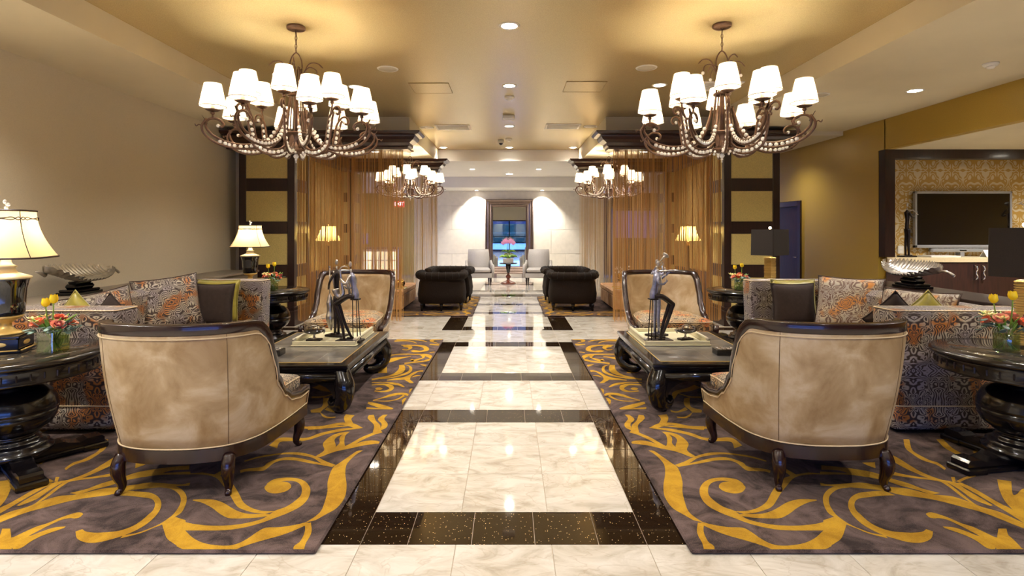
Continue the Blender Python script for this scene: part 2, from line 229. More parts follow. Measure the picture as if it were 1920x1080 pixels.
# ------------------------------------------------------------ mesh helpers
STUFF = {'crystal_drops', 'berries', 'small_lilies', 'eucalyptus_leaves', 'green_leaves', 'stem_bundle', 'panel_joints', 'gold_balls', 'blossoms', 'tuft_seams', 'gilt_ornament', 'shade_ribs', 'arm_piping', 'panel_edge'}
class MB:
    def __init__(s): s.v = []; s.f = []; s.s = []
    def add(s, vs, fs, smooth=False, mx=None):
        o = len(s.v)
        for p in vs:
            p = Vector(p)
            if mx is not None: p = mx @ p
            s.v.append(tuple(p))
        for f in fs: s.f.append(tuple(i+o for i in f)); s.s.append(smooth)
        return s
    def box(s, x0, x1, y0, y1, z0, z1, mx=None, bev=0.0):
        if x0 > x1: x0, x1 = x1, x0
        if y0 > y1: y0, y1 = y1, y0
        if z0 > z1: z0, z1 = z1, z0
        if bev:
            b = min(bev, (x1-x0)/2.01, (y1-y0)/2.01, (z1-z0)/2.01)
            vs = []; idx = {}
            for ix, (xa, xb) in enumerate(((x0, x0+b), (x1, x1-b))):
                for iy, (ya, yb) in enumerate(((y0, y0+b), (y1, y1-b))):
                    for iz, (za, zb) in enumerate(((z0, z0+b), (z1, z1-b))):
                        idx[ix, iy, iz] = len(vs); vs += [(xa, yb, zb), (xb, ya, zb), (xb, yb, za)]
            I = idx; fs = []
            fs.append([I[0,0,0], I[0,0,1], I[0,1,1], I[0,1,0]]); fs.append([I[1,0,0], I[1,1,0], I[1,1,1], I[1,0,1]])
            fs.append([I[0,0,0]+1, I[1,0,0]+1, I[1,0,1]+1, I[0,0,1]+1]); fs.append([I[0,1,0]+1, I[0,1,1]+1, I[1,1,1]+1, I[1,1,0]+1])
            fs.append([I[0,0,0]+2, I[0,1,0]+2, I[1,1,0]+2, I[1,0,0]+2]); fs.append([I[0,0,1]+2, I[1,0,1]+2, I[1,1,1]+2, I[0,1,1]+2])
            for a in (0, 1):
                for c in (0, 1):
                    p, q = I[a,c,0], I[a,c,1]; f = [p, p+1, q+1, q]; fs.append(f if (a == c) else f[::-1])
                    p, q = I[a,0,c], I[a,1,c]; f = [p, q, q+2, p+2]; fs.append(f if (a == c) else f[::-1])
                    p, q = I[0,a,c], I[1,a,c]; f = [p+1, p+2, q+2, q+1]; fs.append(f if (a == c) else f[::-1])
                    for d in (0, 1):
                        i = I[a,c,d]; f = [i, i+2, i+1]; fs.append(f if (a+c+d) % 2 == 0 else f[::-1])
            return s.add(vs, fs, False, mx)
        vs = [(x0,y0,z0),(x1,y0,z0),(x1,y1,z0),(x0,y1,z0),(x0,y0,z1),(x1,y0,z1),(x1,y1,z1),(x0,y1,z1)]
        return s.add(vs, [(0,3,2,1),(4,5,6,7),(0,1,5,4),(1,2,6,5),(2,3,7,6),(3,0,4,7)], False, mx)
    def loft(s, rings, cap=True, smooth=True, mx=None, closed=False):
        n = len(rings[0]); vs = [p for r in rings for p in r]; fs = []
        m = len(rings)
        for i in range(m if closed else m-1):
            j = (i+1) % m
            for k in range(n):
                fs.append((i*n+k, i*n+(k+1) % n, j*n+(k+1) % n, j*n+k))
        if cap and not closed:
            fs.append(tuple(range(n))[::-1]); fs.append(tuple((m-1)*n+k for k in range(n)))
        return s.add(vs, fs, smooth, mx)
    def lathe(s, prof, seg=24, c=(0, 0, 0), mx=None, smooth=True, cap=True):
        rings = [[(c[0]+r*math.cos(2*PI*k/seg), c[1]+r*math.sin(2*PI*k/seg), c[2]+z) for k in range(seg)] for r, z in prof]
        return s.loft(rings, cap, smooth, mx)
    def ell(s, c, r, seg=12, mx=None):
        if not hasattr(r, '__len__'): r = (r, r, r)
        n = max(4, seg//2); pr = [(max(1e-4, math.sin(PI*i/n)), -math.cos(PI*i/n)) for i in range(n+1)]
        rings = [[(c[0]+r[0]*a*math.cos(2*PI*k/seg), c[1]+r[1]*a*math.sin(2*PI*k/seg), c[2]+r[2]*z) for k in range(seg)] for a, z in pr]
        return s.loft(rings, True, True, mx)
    def tube(s, pts, rad, seg=6, mx=None, closed=False, flat=1.0, smooth=True):
        P = [Vector(p) for p in pts]; n = len(P)
        R = list(rad) if hasattr(rad, '__len__') else [rad]*n
        if len(R) != n: R = [R[min(len(R)-1, int(i*len(R)/n))] for i in range(n)]
        T = []
        for i in range(n):
            a = P[(i-1) % n] if (closed or i > 0) else P[i]; b = P[(i+1) % n] if (closed or i < n-1) else P[i]
            t = (b-a); T.append(t.normalized() if t.length > 1e-9 else Vector((0, 0, 1)))
        u = T[0].orthogonal().normalized(); rings = []
        for i in range(n):
            u = (u-T[i]*u.dot(T[i])); u = u.normalized() if u.length > 1e-6 else T[i].orthogonal().normalized()
            w = T[i].cross(u)
            rings.append([P[i]+(u*math.cos(2*PI*k/seg)+w*math.sin(2*PI*k/seg)*flat)*R[i] for k in range(seg)])
        return s.loft(rings, True, smooth, mx, closed)
    def prism(s, poly, d0, d1, axis='y', mx=None, smooth=False):
        """poly of (a,b); axis y: a->x b->z ; axis x: a->y b->z ; axis z: a->x b->y"""
        f = {'y': lambda a, b, d: (a, d, b), 'x': lambda a, b, d: (d, a, b), 'z': lambda a, b, d: (a, b, d)}[axis]
        n = len(poly); vs = [f(a, b, d0) for a, b in poly]+[f(a, b, d1) for a, b in poly]
        fs = [(i, (i+1) % n, n+(i+1) % n, n+i) for i in range(n)]+[tuple(range(n))[::-1], tuple(range(n, 2*n))]
        return s.add(vs, fs, smooth, mx)
    def grid(s, fn, nu, nv, smooth=True, mx=None):
        vs = [fn(i/nu, j/nv) for i in range(nu+1) for j in range(nv+1)]
        fs = [(i*(nv+1)+j, (i+1)*(nv+1)+j, (i+1)*(nv+1)+j+1, i*(nv+1)+j+1) for i in range(nu) for j in range(nv)]
        return s.add(vs, fs, smooth, mx)
    def mesh(s, name):
        me = bpy.data.meshes.new(name); me.from_pydata(s.v, [], s.f); me.polygons.foreach_set('use_smooth', s.s); me.update()
        bm = bmesh.new(); bm.from_mesh(me); bmesh.ops.recalc_face_normals(bm, faces=bm.faces); bm.to_mesh(me); bm.free()
        return me
    def build(s, name, m, parent=None, **kw):
        me = s.mesh(name); me.materials.append(m if not isinstance(m, str) else M[m])
        o = link(name, me, parent, **kw)
        if name in STUFF: o['kind'] = 'stuff'
        return o
def link(name, me, parent=None, loc=(0, 0, 0), rot=(0, 0, 0), label=None):
    o = bpy.data.objects.new(name, me); COL.objects.link(o); o.parent = parent; o.location = loc; o.rotation_euler = rot
    if label: o['label'] = label
    return o
def tag(o, label=None, cat=None, group=None, kind=None):
    for k, v in (('label', label), ('category', cat), ('group', group), ('kind', kind)):
        if v: o[k] = v
    return o
def thing(name, label, cat, loc=(0, 0, 0), rz=0, group=None):
    o = bpy.data.objects.new(name, None); COL.objects.link(o); o.empty_display_size = 0.1
    o.location = loc; o.rotation_euler = (0, 0, rz); return tag(o, label, cat, group)
def struct(name, mb, m, parent=None):
    o = mb.build(name, m, parent)
    if parent is None: o['kind'] = 'structure'
    return o
def copy_tree(o, parent=None):
    c = o.copy(); COL.objects.link(c); c.parent = parent
    for ch in list(o.children): copy_tree(ch, c)
    return c
def cat(pts, n=6, closed=False):
    """Catmull-Rom through points"""
    P = [Vector(p) for p in pts]; m = len(P); out = []
    for i in range(m if closed else m-1):
        p0 = P[(i-1) % m] if (closed or i > 0) else P[i]*2-P[i+1]; p1 = P[i]; p2 = P[(i+1) % m]
        p3 = P[(i+2) % m] if (closed or i < m-2) else P[i+1]*2-P[i]
        for k in range(n):
            t = k/n; out.append(0.5*((2*p1)+(p2-p0)*t+(2*p0-5*p1+4*p2-p3)*t*t+(3*p1-p0-3*p2+p3)*t**3))
    if not closed: out.append(P[-1])
    return out
def lerp_keys(keys, x):
    if x <= keys[0][0]: return keys[0][1]
    for (a, va), (b, vb) in zip(keys, keys[1:]):
        if x <= b:
            t = (x-a)/(b-a); t = t*t*(3-2*t); return va+(vb-va)*t
    return keys[-1][1]
def rsq(hx, hy, z, n=24, e=4.0, cx=0, cy=0):
    out = []
    for k in range(n):
        a = 2*PI*k/n; c, s_ = math.cos(a), math.sin(a)
        out.append((cx+hx*math.copysign(abs(c)**(2/e), c), cy+hy*math.copysign(abs(s_)**(2/e), s_), z))
    return out
def RZ(a): return Matrix.Rotation(a, 4, 'Z')
def TR(x, y, z): return Matrix.Translation((x, y, z))

# ============================================================ THE SETTING
XC = -0.027; CH = 3.32; LOW = 3.085; XL, XR = -3.36, 3.21; WL, WR = -4.44, 5.35; BACK = -5.5
floor = struct('floor', MB().box(-9, 9, BACK, 20, -0.06, -0.004), 'grout')
GAP = 0.0015
tile_cache = {}
marble_n = granite_n = 0
stuff_m = MB(); stuff_g = MB()
def tile(x0, x1, y0, y1, kind):
    if x1-x0 < 0.02 or y1-y0 < 0.02: return
    cx, cy, w, d = (x0+x1)/2, (y0+y1)/2, x1-x0-2*GAP, y1-y0-2*GAP
    tiles.append((math.hypot(cx, cy) if cy > 1.2 else 99+abs(cy), cx, cy, w, d, kind))
tiles = []
def marble_row(y0, y1, lo, hi):
    k0 = math.floor((lo-XC-0.229)/0.457)
    x = XC+0.229+0.457*k0
    while x < hi:
        tile(max(x, lo), min(x+0.457, hi), y0, y1, 'marble'); x += 0.457
R = 0.686
def band(y0, y1, corner):
    for a, b in ((-R, -0.46), (-0.46, -0.155), (-0.155, 0.15), (0.15, 0.455), (0.455, R)): tile(XC+a, XC+b, y0, y1, 'granite')
    mitres.append((y0, y1, corner))
mitres = []
def columns(ys):
    for y0, y1 in zip(ys, ys[1:]):
        for s in (-1, 1):
            a, b = XC+s*R, XC+s*(R+0.305); tile(min(a, b), max(a, b), y0, y1, 'granite')
LOX, HIX = -5.6, 6.6
# front field
y = 2.631
while y > BACK: marble_row(max(BACK, y-0.457), y, LOX, HIX); y -= 0.457
def sides(y0, y1, n=1, inner=R+0.305):
    h = (y1-y0)/n
    for i in range(n):
        marble_row(y0+i*h, y0+(i+1)*h, LOX, XC-inner); marble_row(y0+i*h, y0+(i+1)*h, XC+inner, HIX)
band(2.631, 2.935, 1); columns([2.935, 3.16, 3.467, 3.773, 4.075, 4.306]); band(4.306, 4.606, -1)
for i in range(3): marble_row(2.935+i*0.457, 2.935+(i+1)*0.457, XC-R, XC+R)
for i in range(2): marble_row(4.606+i*0.45, 4.606+(i+1)*0.45, LOX, HIX)
band(5.507, 5.80, 1); columns([5.80, 6.10, 6.40, 6.70, 7.0, 7.12]); band(7.12, 7.40, -1)
for i in range(3): marble_row(5.80+i*0.44, 5.80+(i+1)*0.44, XC-R, XC+R)
for a in (2.631, 3.09, 3.55, 4.0): sides(a, min(a+0.457, 4.606))
for a in (5.507, 5.98, 6.45, 6.92): sides(a, min(a+0.472, 7.40))
for i in range(2): marble_row(7.40+i*0.44, 7.40+(i+1)*0.44, LOX, HIX)
band(8.28, 8.59, 1); columns([8.59, 8.89, 9.19, 9.49, 9.75])
for s in (-1, 1):   # black strip running on under the wood columns
    x = R+0.305
    while x < 5.2:
        a, b = XC+s*x, XC+s*(x+0.305)
        (tile(min(a, b), max(a, b), 8.28, 8.52, 'granite') if x > 2.2 else tile(min(a, b), max(a, b), 8.28, 8.59, 'marble')); x += 0.305
for i in range(3): marble_row(8.59+i*0.4367, 8.59+(i+1)*0.4367, XC-R, XC+R)
for i in range(4): sides(8.59+i*0.4, 8.59+(i+1)*0.4)
for i in range(5):
    for a, b in ((-R, -0.46), (-0.46, -0.155), (-0.155, 0.15), (0.15, 0.455), (0.455, R)):
        if i < 2: tile(XC+a, XC+b, (9.90, 11.05)[i], (10.13, 11.28)[i], 'granite')
for i in range(2): marble_row(10.13+i*0.46, 10.13+(i+1)*0.46, XC-R, XC+R)
for i in range(2): marble_row(11.28+i*0.585, 11.28+(i+1)*0.585, XC-R, XC+R)
for a in (10.19, 10.74, 11.29, 11.84): sides(a, min(a+0.55, 12.45), inner=R)
x = -5.6
while x < 6.6: tile(x, x+0.305, 12.45, 12.95, 'granite'); x += 0.305
marble_row(12.95, 13.55, LOX, HIX)
x = -1.855
while x < 1.8: tile(x, x+0.457, 13.55, 13.70, 'granite'); x += 0.457
for i in range(3):
    marble_row(13.70+i*0.43, 13.70+(i+1)*0.43, XC-R, XC+R); sides(13.70+i*0.43, 13.70+(i+1)*0.43)
    for s in (-1, 1):
        a, b = XC+s*R, XC+s*(R+0.305); tile(min(a, b), max(a, b), 13.70+i*0.43, 13.70+(i+1)*0.43, 'granite')
y = 14.99
while y < 19.9: marble_row(y, y+0.5, LOX, HIX); y += 0.5
hidden = lambda cx, cy: (0.95 < cx < 3.85 or -3.9 < cx < -1.0) and 2.8 < cy < 7.4
vis = sorted([t for t in tiles if t[0] < 90 and not hidden(t[1], t[2]) and abs(t[1]) < 0.98*t[2]+0.3])
keep = {'marble': set(), 'granite': set()}
for t in vis:
    if len(keep[t[5]]) < 285: keep[t[5]].add(t)
base_tile = {}
for t in tiles:
    _, cx, cy, w, d, kind = t
    if t in keep[kind]:
        key = (round(w, 3), round(d, 3), kind)
        if key not in base_tile:
            me = MB().box(-w/2, w/2, -d/2, d/2, -0.006, 0, bev=0.0008).mesh(kind+'_tile'); me.materials.append(M[kind]); base_tile[key] = me
        link(kind+'_tile', base_tile[key], floor, (cx, cy, 0))
    else:
        (stuff_m if kind == 'marble' else stuff_g).box(cx-w/2, cx+w/2, cy-d/2, cy+d/2, -0.006, 0)
for y0, y1, c in mitres:      # mitred corner tiles: two triangles of granite each
    for s in (-1, 1):
        xi, xo = XC+s*(R+GAP), XC+s*(R+0.305-GAP)
        yi, yo = (y1, y0) if c == 1 else (y0, y1)
        g = GAP*1.6*(1 if yi > yo else -1)
        for tri in ([(xi, yi-g), (xi, yo+g*.5), (xo, yo+g*.5)], [(xi+s*GAP*2, yi-g*.5), (xo, yi-g*.5), (xo, yo+g)]):
            MB().prism(tri, -0.006, 0, 'z').build('granite_tile', 'granite', floor)
tag(stuff_m.build('far_marble_tiles', 'marble', floor), kind='stuff')
if stuff_g.v: tag(stuff_g.build('far_granite_tiles', 'granite', floor), kind='stuff')

# walls
struct('wall_left', MB().box(WL-0.12, WL, BACK, 9.02, 0, CH+.1).box(WL, -4.235, 8.94, 9.02, 0, LOW), 'wall_beige')
struct('baseboard_left', MB().box(WL, WL+0.015, BACK, 8.9, 0, 0.12), 'dark')
TVY = 7.86; HZ = 2.653
struct('wall_right', MB().box(WR, WR+0.12, TVY+.13, 10.08, 0, CH+.1).box(WR, WR+.12, TVY-.02, TVY+.13, HZ, CH+.1).box(WR, WR+0.12, 11.3, 12.6, 0, CH+.1).box(WR, WR+0.12, 10.08, 11.3, 2.05, CH+.1)
       .box(WR, WR+0.12, BACK, TVY+.001, HZ, CH+.1).box(WR+.12, 8.9, TVY+.56, TVY+.66, 0, 3.4).box(WR+.12, 5.47+.001, TVY, TVY+.56, 0, HZ).box(8.8, 8.9, BACK, TVY+.6, 0, 3.4), 'wall_gold')
struct('ceiling', MB().box(XL, XR, BACK, 8.83, CH, CH+.1).box(-1.6, 1.55, 8.83, 12.45, CH, CH+.1), 'ceil_gold')
struct('trim_1', MB().box(WL, XL, BACK, 8.83, LOW, CH+.1).box(XR, WR, BACK, 8.83, LOW, CH+.1), 'cream')
struct('trim_2', MB().box(-5.2, -1.6, 8.83, 12.45, 3.02, CH+.1).box(1.55, WR, 8.83, 12.45, 3.02, CH+.1), 'cream')
struct('trim_3', MB().box(-9, 9, 12.45, 16.1, 3.067, CH+.1).box(-9, 9, 16.1, 20, 2.755, CH+.1), 'white')
struct('trim_4', MB().box(WR+.12, 8.8, BACK, TVY+.56, HZ, HZ+.1), 'cream')
struct('wall_far', MB().box(-3.02, 3.0, 17.5, 17.65, 0, 2.755), 'limestone')
wf = bpy.data.objects['wall_far']
for zz in range(4):        # stone slabs of the far wall
    z0, z1 = zz*0.76, min(2.755, zz*0.76+0.757)
    x = -3.02-(0.45 if zz % 2 else 0)
    while x < 3.0:
        a, b = max(x, -3.02), min(x+1.2, 3.0)
        if b-a > .05: MB().box(a+.003, b-.003, 17.482, 17.5, z0+.003, z1-.003, bev=.002).build('stone_slab', 'limestone', wf)
        x += 1.2
struct('wall_hall_left', MB().box(-9, -3.02, 18.6, 18.7, 0, 2.755).box(-9, -8.9, 12.4, 18.7, 0, 3.1).box(-9, -5.2, 12.3, 12.4, 0, 3.1), 'wall_gold')
struct('wall_hall_right', MB().box(3.0, 9, 18.6, 18.7, 0, 2.755).box(8.9, 9, 12.4, 18.7, 0, 3.1).box(WR+.12, 9, 12.5, 12.6, 0, 3.1), 'cabinet')
for s, nm in ((-1, 'wall_alcove_left'), (1, 'wall_alcove_right')):   # side walls of the two curtained seating bays
    o = struct(nm, MB().box(s*3.62, s*3.72, 9.31, 11.88, 0.74, 3.02), 'drape')
    w = MB()
    n = 60
    prof = [(9.31+2.57*i/n, 3.60+0.014*math.sin(i*1.9)+0.008*math.sin(i*4.1)) for i in range(n+1)]
    w.grid(lambda u, v: (s*(3.595+0.016*math.sin(u*130)+0.009*math.sin(u*61)), 9.31+2.57*u, 0.76+2.02*v), 160, 1)
    w.build('pleated_drape', 'drape', o)
    MB().box(s*3.56, s*3.72, 9.31, 11.88, 0, 0.74, bev=.004).build('low_panel', 'crown', o)
# alcove with the television: dark frame, damask recess
fr = struct('trim_5', MB().box(5.352, 5.49, TVY-.02, TVY+.12, 1.12, HZ).box(5.49, 8.66, TVY-.02, TVY+.12, 2.52, HZ).box(8.66, 8.8, TVY-.02, TVY+.12, 1.12, HZ), 'dark')
struct('wall_recess', MB().box(5.47, 8.8, TVY+.40, TVY+.44, 0.9, 2.56), 'damask')
# rear wall with entrance windows (behind the camera)
rw = struct('wall_rear', MB().box(-9, 9, BACK-.15, BACK, 2.25, CH+.1).box(-9, -3.4, BACK-.15, BACK, 0, 2.25).box(3.4, 9, BACK-.15, BACK, 0, 2.25), 'wall_beige')
wn = struct('window_1', MB().box(-3.4, -3.32, BACK-.12, BACK-.04, 0, 2.25).box(3.32, 3.4, BACK-.12, BACK-.04, 0, 2.25).box(-3.32, 3.32, BACK-.12, BACK-.04, 2.17, 2.25).box(-3.32, 3.32, BACK-.12, BACK-.04, 0, .1)
       .box(-1.75, -1.67, BACK-.12, BACK-.04, .1, 2.17).box(-.04, .04, BACK-.12, BACK-.04, .1, 2.17).box(1.67, 1.75, BACK-.12, BACK-.04, .1, 2.17).box(-3.32, 3.32, BACK-.11, BACK-.05, 1.02, 1.08), 'rubber')
for a, b in ((-3.32, -1.75), (-1.67, -.04), (.04, 1.67), (1.75, 3.32)):
    for c, d in ((.1, 1.02), (1.08, 2.17)): MB().box(a, b, BACK-.085, BACK-.075, c, d).build('pane', 'glass', wn)
struct('ground', MB().box(-40, 40, -60, BACK-.15, -.2, -.05), 'asphalt')
tag(MB().box(-30, 30, -32, -31, -.05, 1.3, bev=.2).box(-30, 30, -40, -39, -.05, 2.6, bev=.3).build('hedge_row', 'hedge'), 'dark hedge row beyond the entrance windows seen in the mirror', 'hedge')
tag(MB().prism([(BACK-.2, 2.5), (BACK-1.9, 2.1), (BACK-1.9, 2.0), (BACK-.2, 2.4)], -3.6, 3.6, 'x').build('awning', 'canopy'), 'dark blue awning over the entrance windows seen in the mirror', 'awning')
# doorway in the right wall
dr = struct('door_1', MB().box(WR+.03, WR+.075, 10.18, 11.2, 0, 1.95, bev=.004), 'cabinet')
MB().box(WR-.03, WR+.09, 10.08, 10.18, 0, 2.05, bev=.006).box(WR-.03, WR+.09, 11.2, 11.3, 0, 2.05, bev=.006).box(WR-.03, WR+.09, 10.18, 11.2, 1.95, 2.05, bev=.006).build('door_frame', 'dark', dr)
MB().tube([(WR+.02, 10.26, 1.0), (WR-.02, 10.26, 1.0), (WR-.02, 10.36, 1.0)], .01).build('door_handle', 'chrome', dr)

# panelled columns and cornices of the two bays
RAILS = [(0.763, 0.963), (1.448, 1.64), (2.116, 2.316)]
def column(side, y0, y1, label):
    xo, xi = (4.235, 3.365)
    t = thing('panelled_column', label, 'column', (side*(xo+xi)/2, (y0+y1)/2, 0), 0, 'panelled wood columns')
    hx, hy = (xo-xi)/2, (y1-y0)/2; H = 2.76
    MB().box(-hx+.03, hx-.03, -hy+.03, hy-.03, .02, H).build('core', 'dark', t)
    for sx in (-1, 1):
        for sy in (-1, 1):
            MB().box(sx*hx, sx*(hx-.11), sy*hy, sy*(hy-.11), .30, H, bev=.006).build('stile', 'dark', t)
    for a, b in RAILS:
        MB().box(-hx+.008, hx-.008, -hy+.008, hy-.008, a, b, bev=.004).build('rail', 'dark', t)
    zs = [0.30]+[v for r in RAILS for v in r]+[H]
    for a, b in zip(zs[::2], zs[1::2]):
        for sy in (-1, 1): MB().box(-hx+.11, hx-.11, sy*(hy-.018), sy*(hy-.032), a, b).build('gold_panel', 'goldpanel', t)
        for sx in (-1, 1): MB().box(sx*(hx-.018), sx*(hx-.032), -hy+.11, hy-.11, a, b).build('gold_panel', 'goldpanel', t)
    MB().box(-hx-.012, hx+.012, -hy-.02, hy+.02, 0, .24, bev=.008).box(-hx-.004, hx+.004, -hy-.008, hy+.008, .24, .30, bev=.01).build('plinth', 'dark', t)
    return t
column(-1, 8.62, 9.29, 'front left wood column with gold panels beside the beige wall')
column(1, 8.62, 9.29, 'front right wood column with gold panels beside the black shaded lamp')
column(-1, 11.9, 12.55, 'rear left wood column seen through the amber strings')
column(1, 11.9, 12.55, 'rear right wood column seen through the amber strings')
def cornice(side, y0, label, xin):
    prof = [(0, 2.765), (-.02, 2.765), (-.02, 2.80), (-.05, 2.815), (-.055, 2.86), (-.12, 2.90), (-.15, 2.94), (-.155, 2.965), (-.21, 2.975), (-.24, 3.0), (-.24, 3.018), (0, 3.018)]
    t = thing('cornice', label, 'cornice', (0, 0, 0), 0, 'mahogany cornices')
    xo = side*4.40
    # front moulding, end moulding (mitred) : loft of the profile
    def ring(px, py, dx, dy): return [(px+dx*(-p), py+dy*(-p), z) for p, z in prof]
    rings = [[(xo, y0+p, z) for p, z in prof], [(xin-side*(-p), y0+p, z) if False else (xin+side*p, y0+p, z) for p, z in prof],
             [(xin+side*p, y0+.28-p*0, z) for p, z in prof]]
    MB().loft(rings, True, False).build('crown_moulding', 'crown', t)
    MB().box(min(xo, xin), max(xo, xin), y0, y0+.28, 2.765, 3.018).build('beam', 'crown', t)
    return t
cornice(-1, 8.58, 'front left mahogany cornice over the amber string curtain', -1.60)
cornice(1, 8.58, 'front right mahogany cornice over the amber string curtain', 1.56)
cornice(-1, 11.86, 'rear left mahogany cornice behind the small chandelier', -1.55)
cornice(1, 11.86, 'rear right mahogany cornice behind the small chandelier', 1.52)
for s, w in ((-1, 'left'), (1, 'right')):
    t = MB().box(s*3.37, s*3.70, 8.87, 11.85, 2.77, 3.015, bev=.01).build('side_beam', 'crown'); tag(t, 'dark wood side beam joining the two %s columns' % w, 'beam')
# string curtains
def strings(x0, x1, yy, ztop, zbot, n, mat, label, seed):
    rnd = random.Random(seed); mb = MB()
    for i in range(n):
        cl = math.sin(i*0.37)+math.sin(i*0.151+seed)*0.8
        x = x0+(x1-x0)*((i+rnd.random()*.8)/n); w = rnd.choice((.0015, .0021, .0029))*(1.0 if cl < .3 else 1.8)
        yo = yy+rnd.uniform(-.03, .03); zb = zbot+rnd.uniform(-.02, .02)
        a = rnd.random()*6; dx = rnd.uniform(-.012, .012)
        r1 = [(x+w*math.cos(a+k*2*PI/3), yo+w*math.sin(a+k*2*PI/3), ztop) for k in range(3)]; r2 = [(p+dx, q, zb) for p, q, _ in r1]
        mb.loft([r1, r2], True, False)
    o = mb.build('string_curtain', mat); tag(o, label, 'curtain', None, 'stuff')
strings(-3.34, -1.68, 8.70, 2.765, .08, 330, 'strand', 'front left curtain of fine amber strings hanging from the cornice', 1)
strings(1.64, 3.34, 8.70, 2.765, .08, 330, 'strand', 'front right curtain of fine amber strings hanging from the cornice', 2)
strings(-3.34, -1.56, 11.98, 2.765, .06, 300, 'strandpale', 'rear left curtain of pale strings in front of the stone wall', 3)
strings(1.53, 3.34, 11.98, 2.765, .06, 300, 'strandpale', 'rear right curtain of pale strings in front of the stone wall', 4)

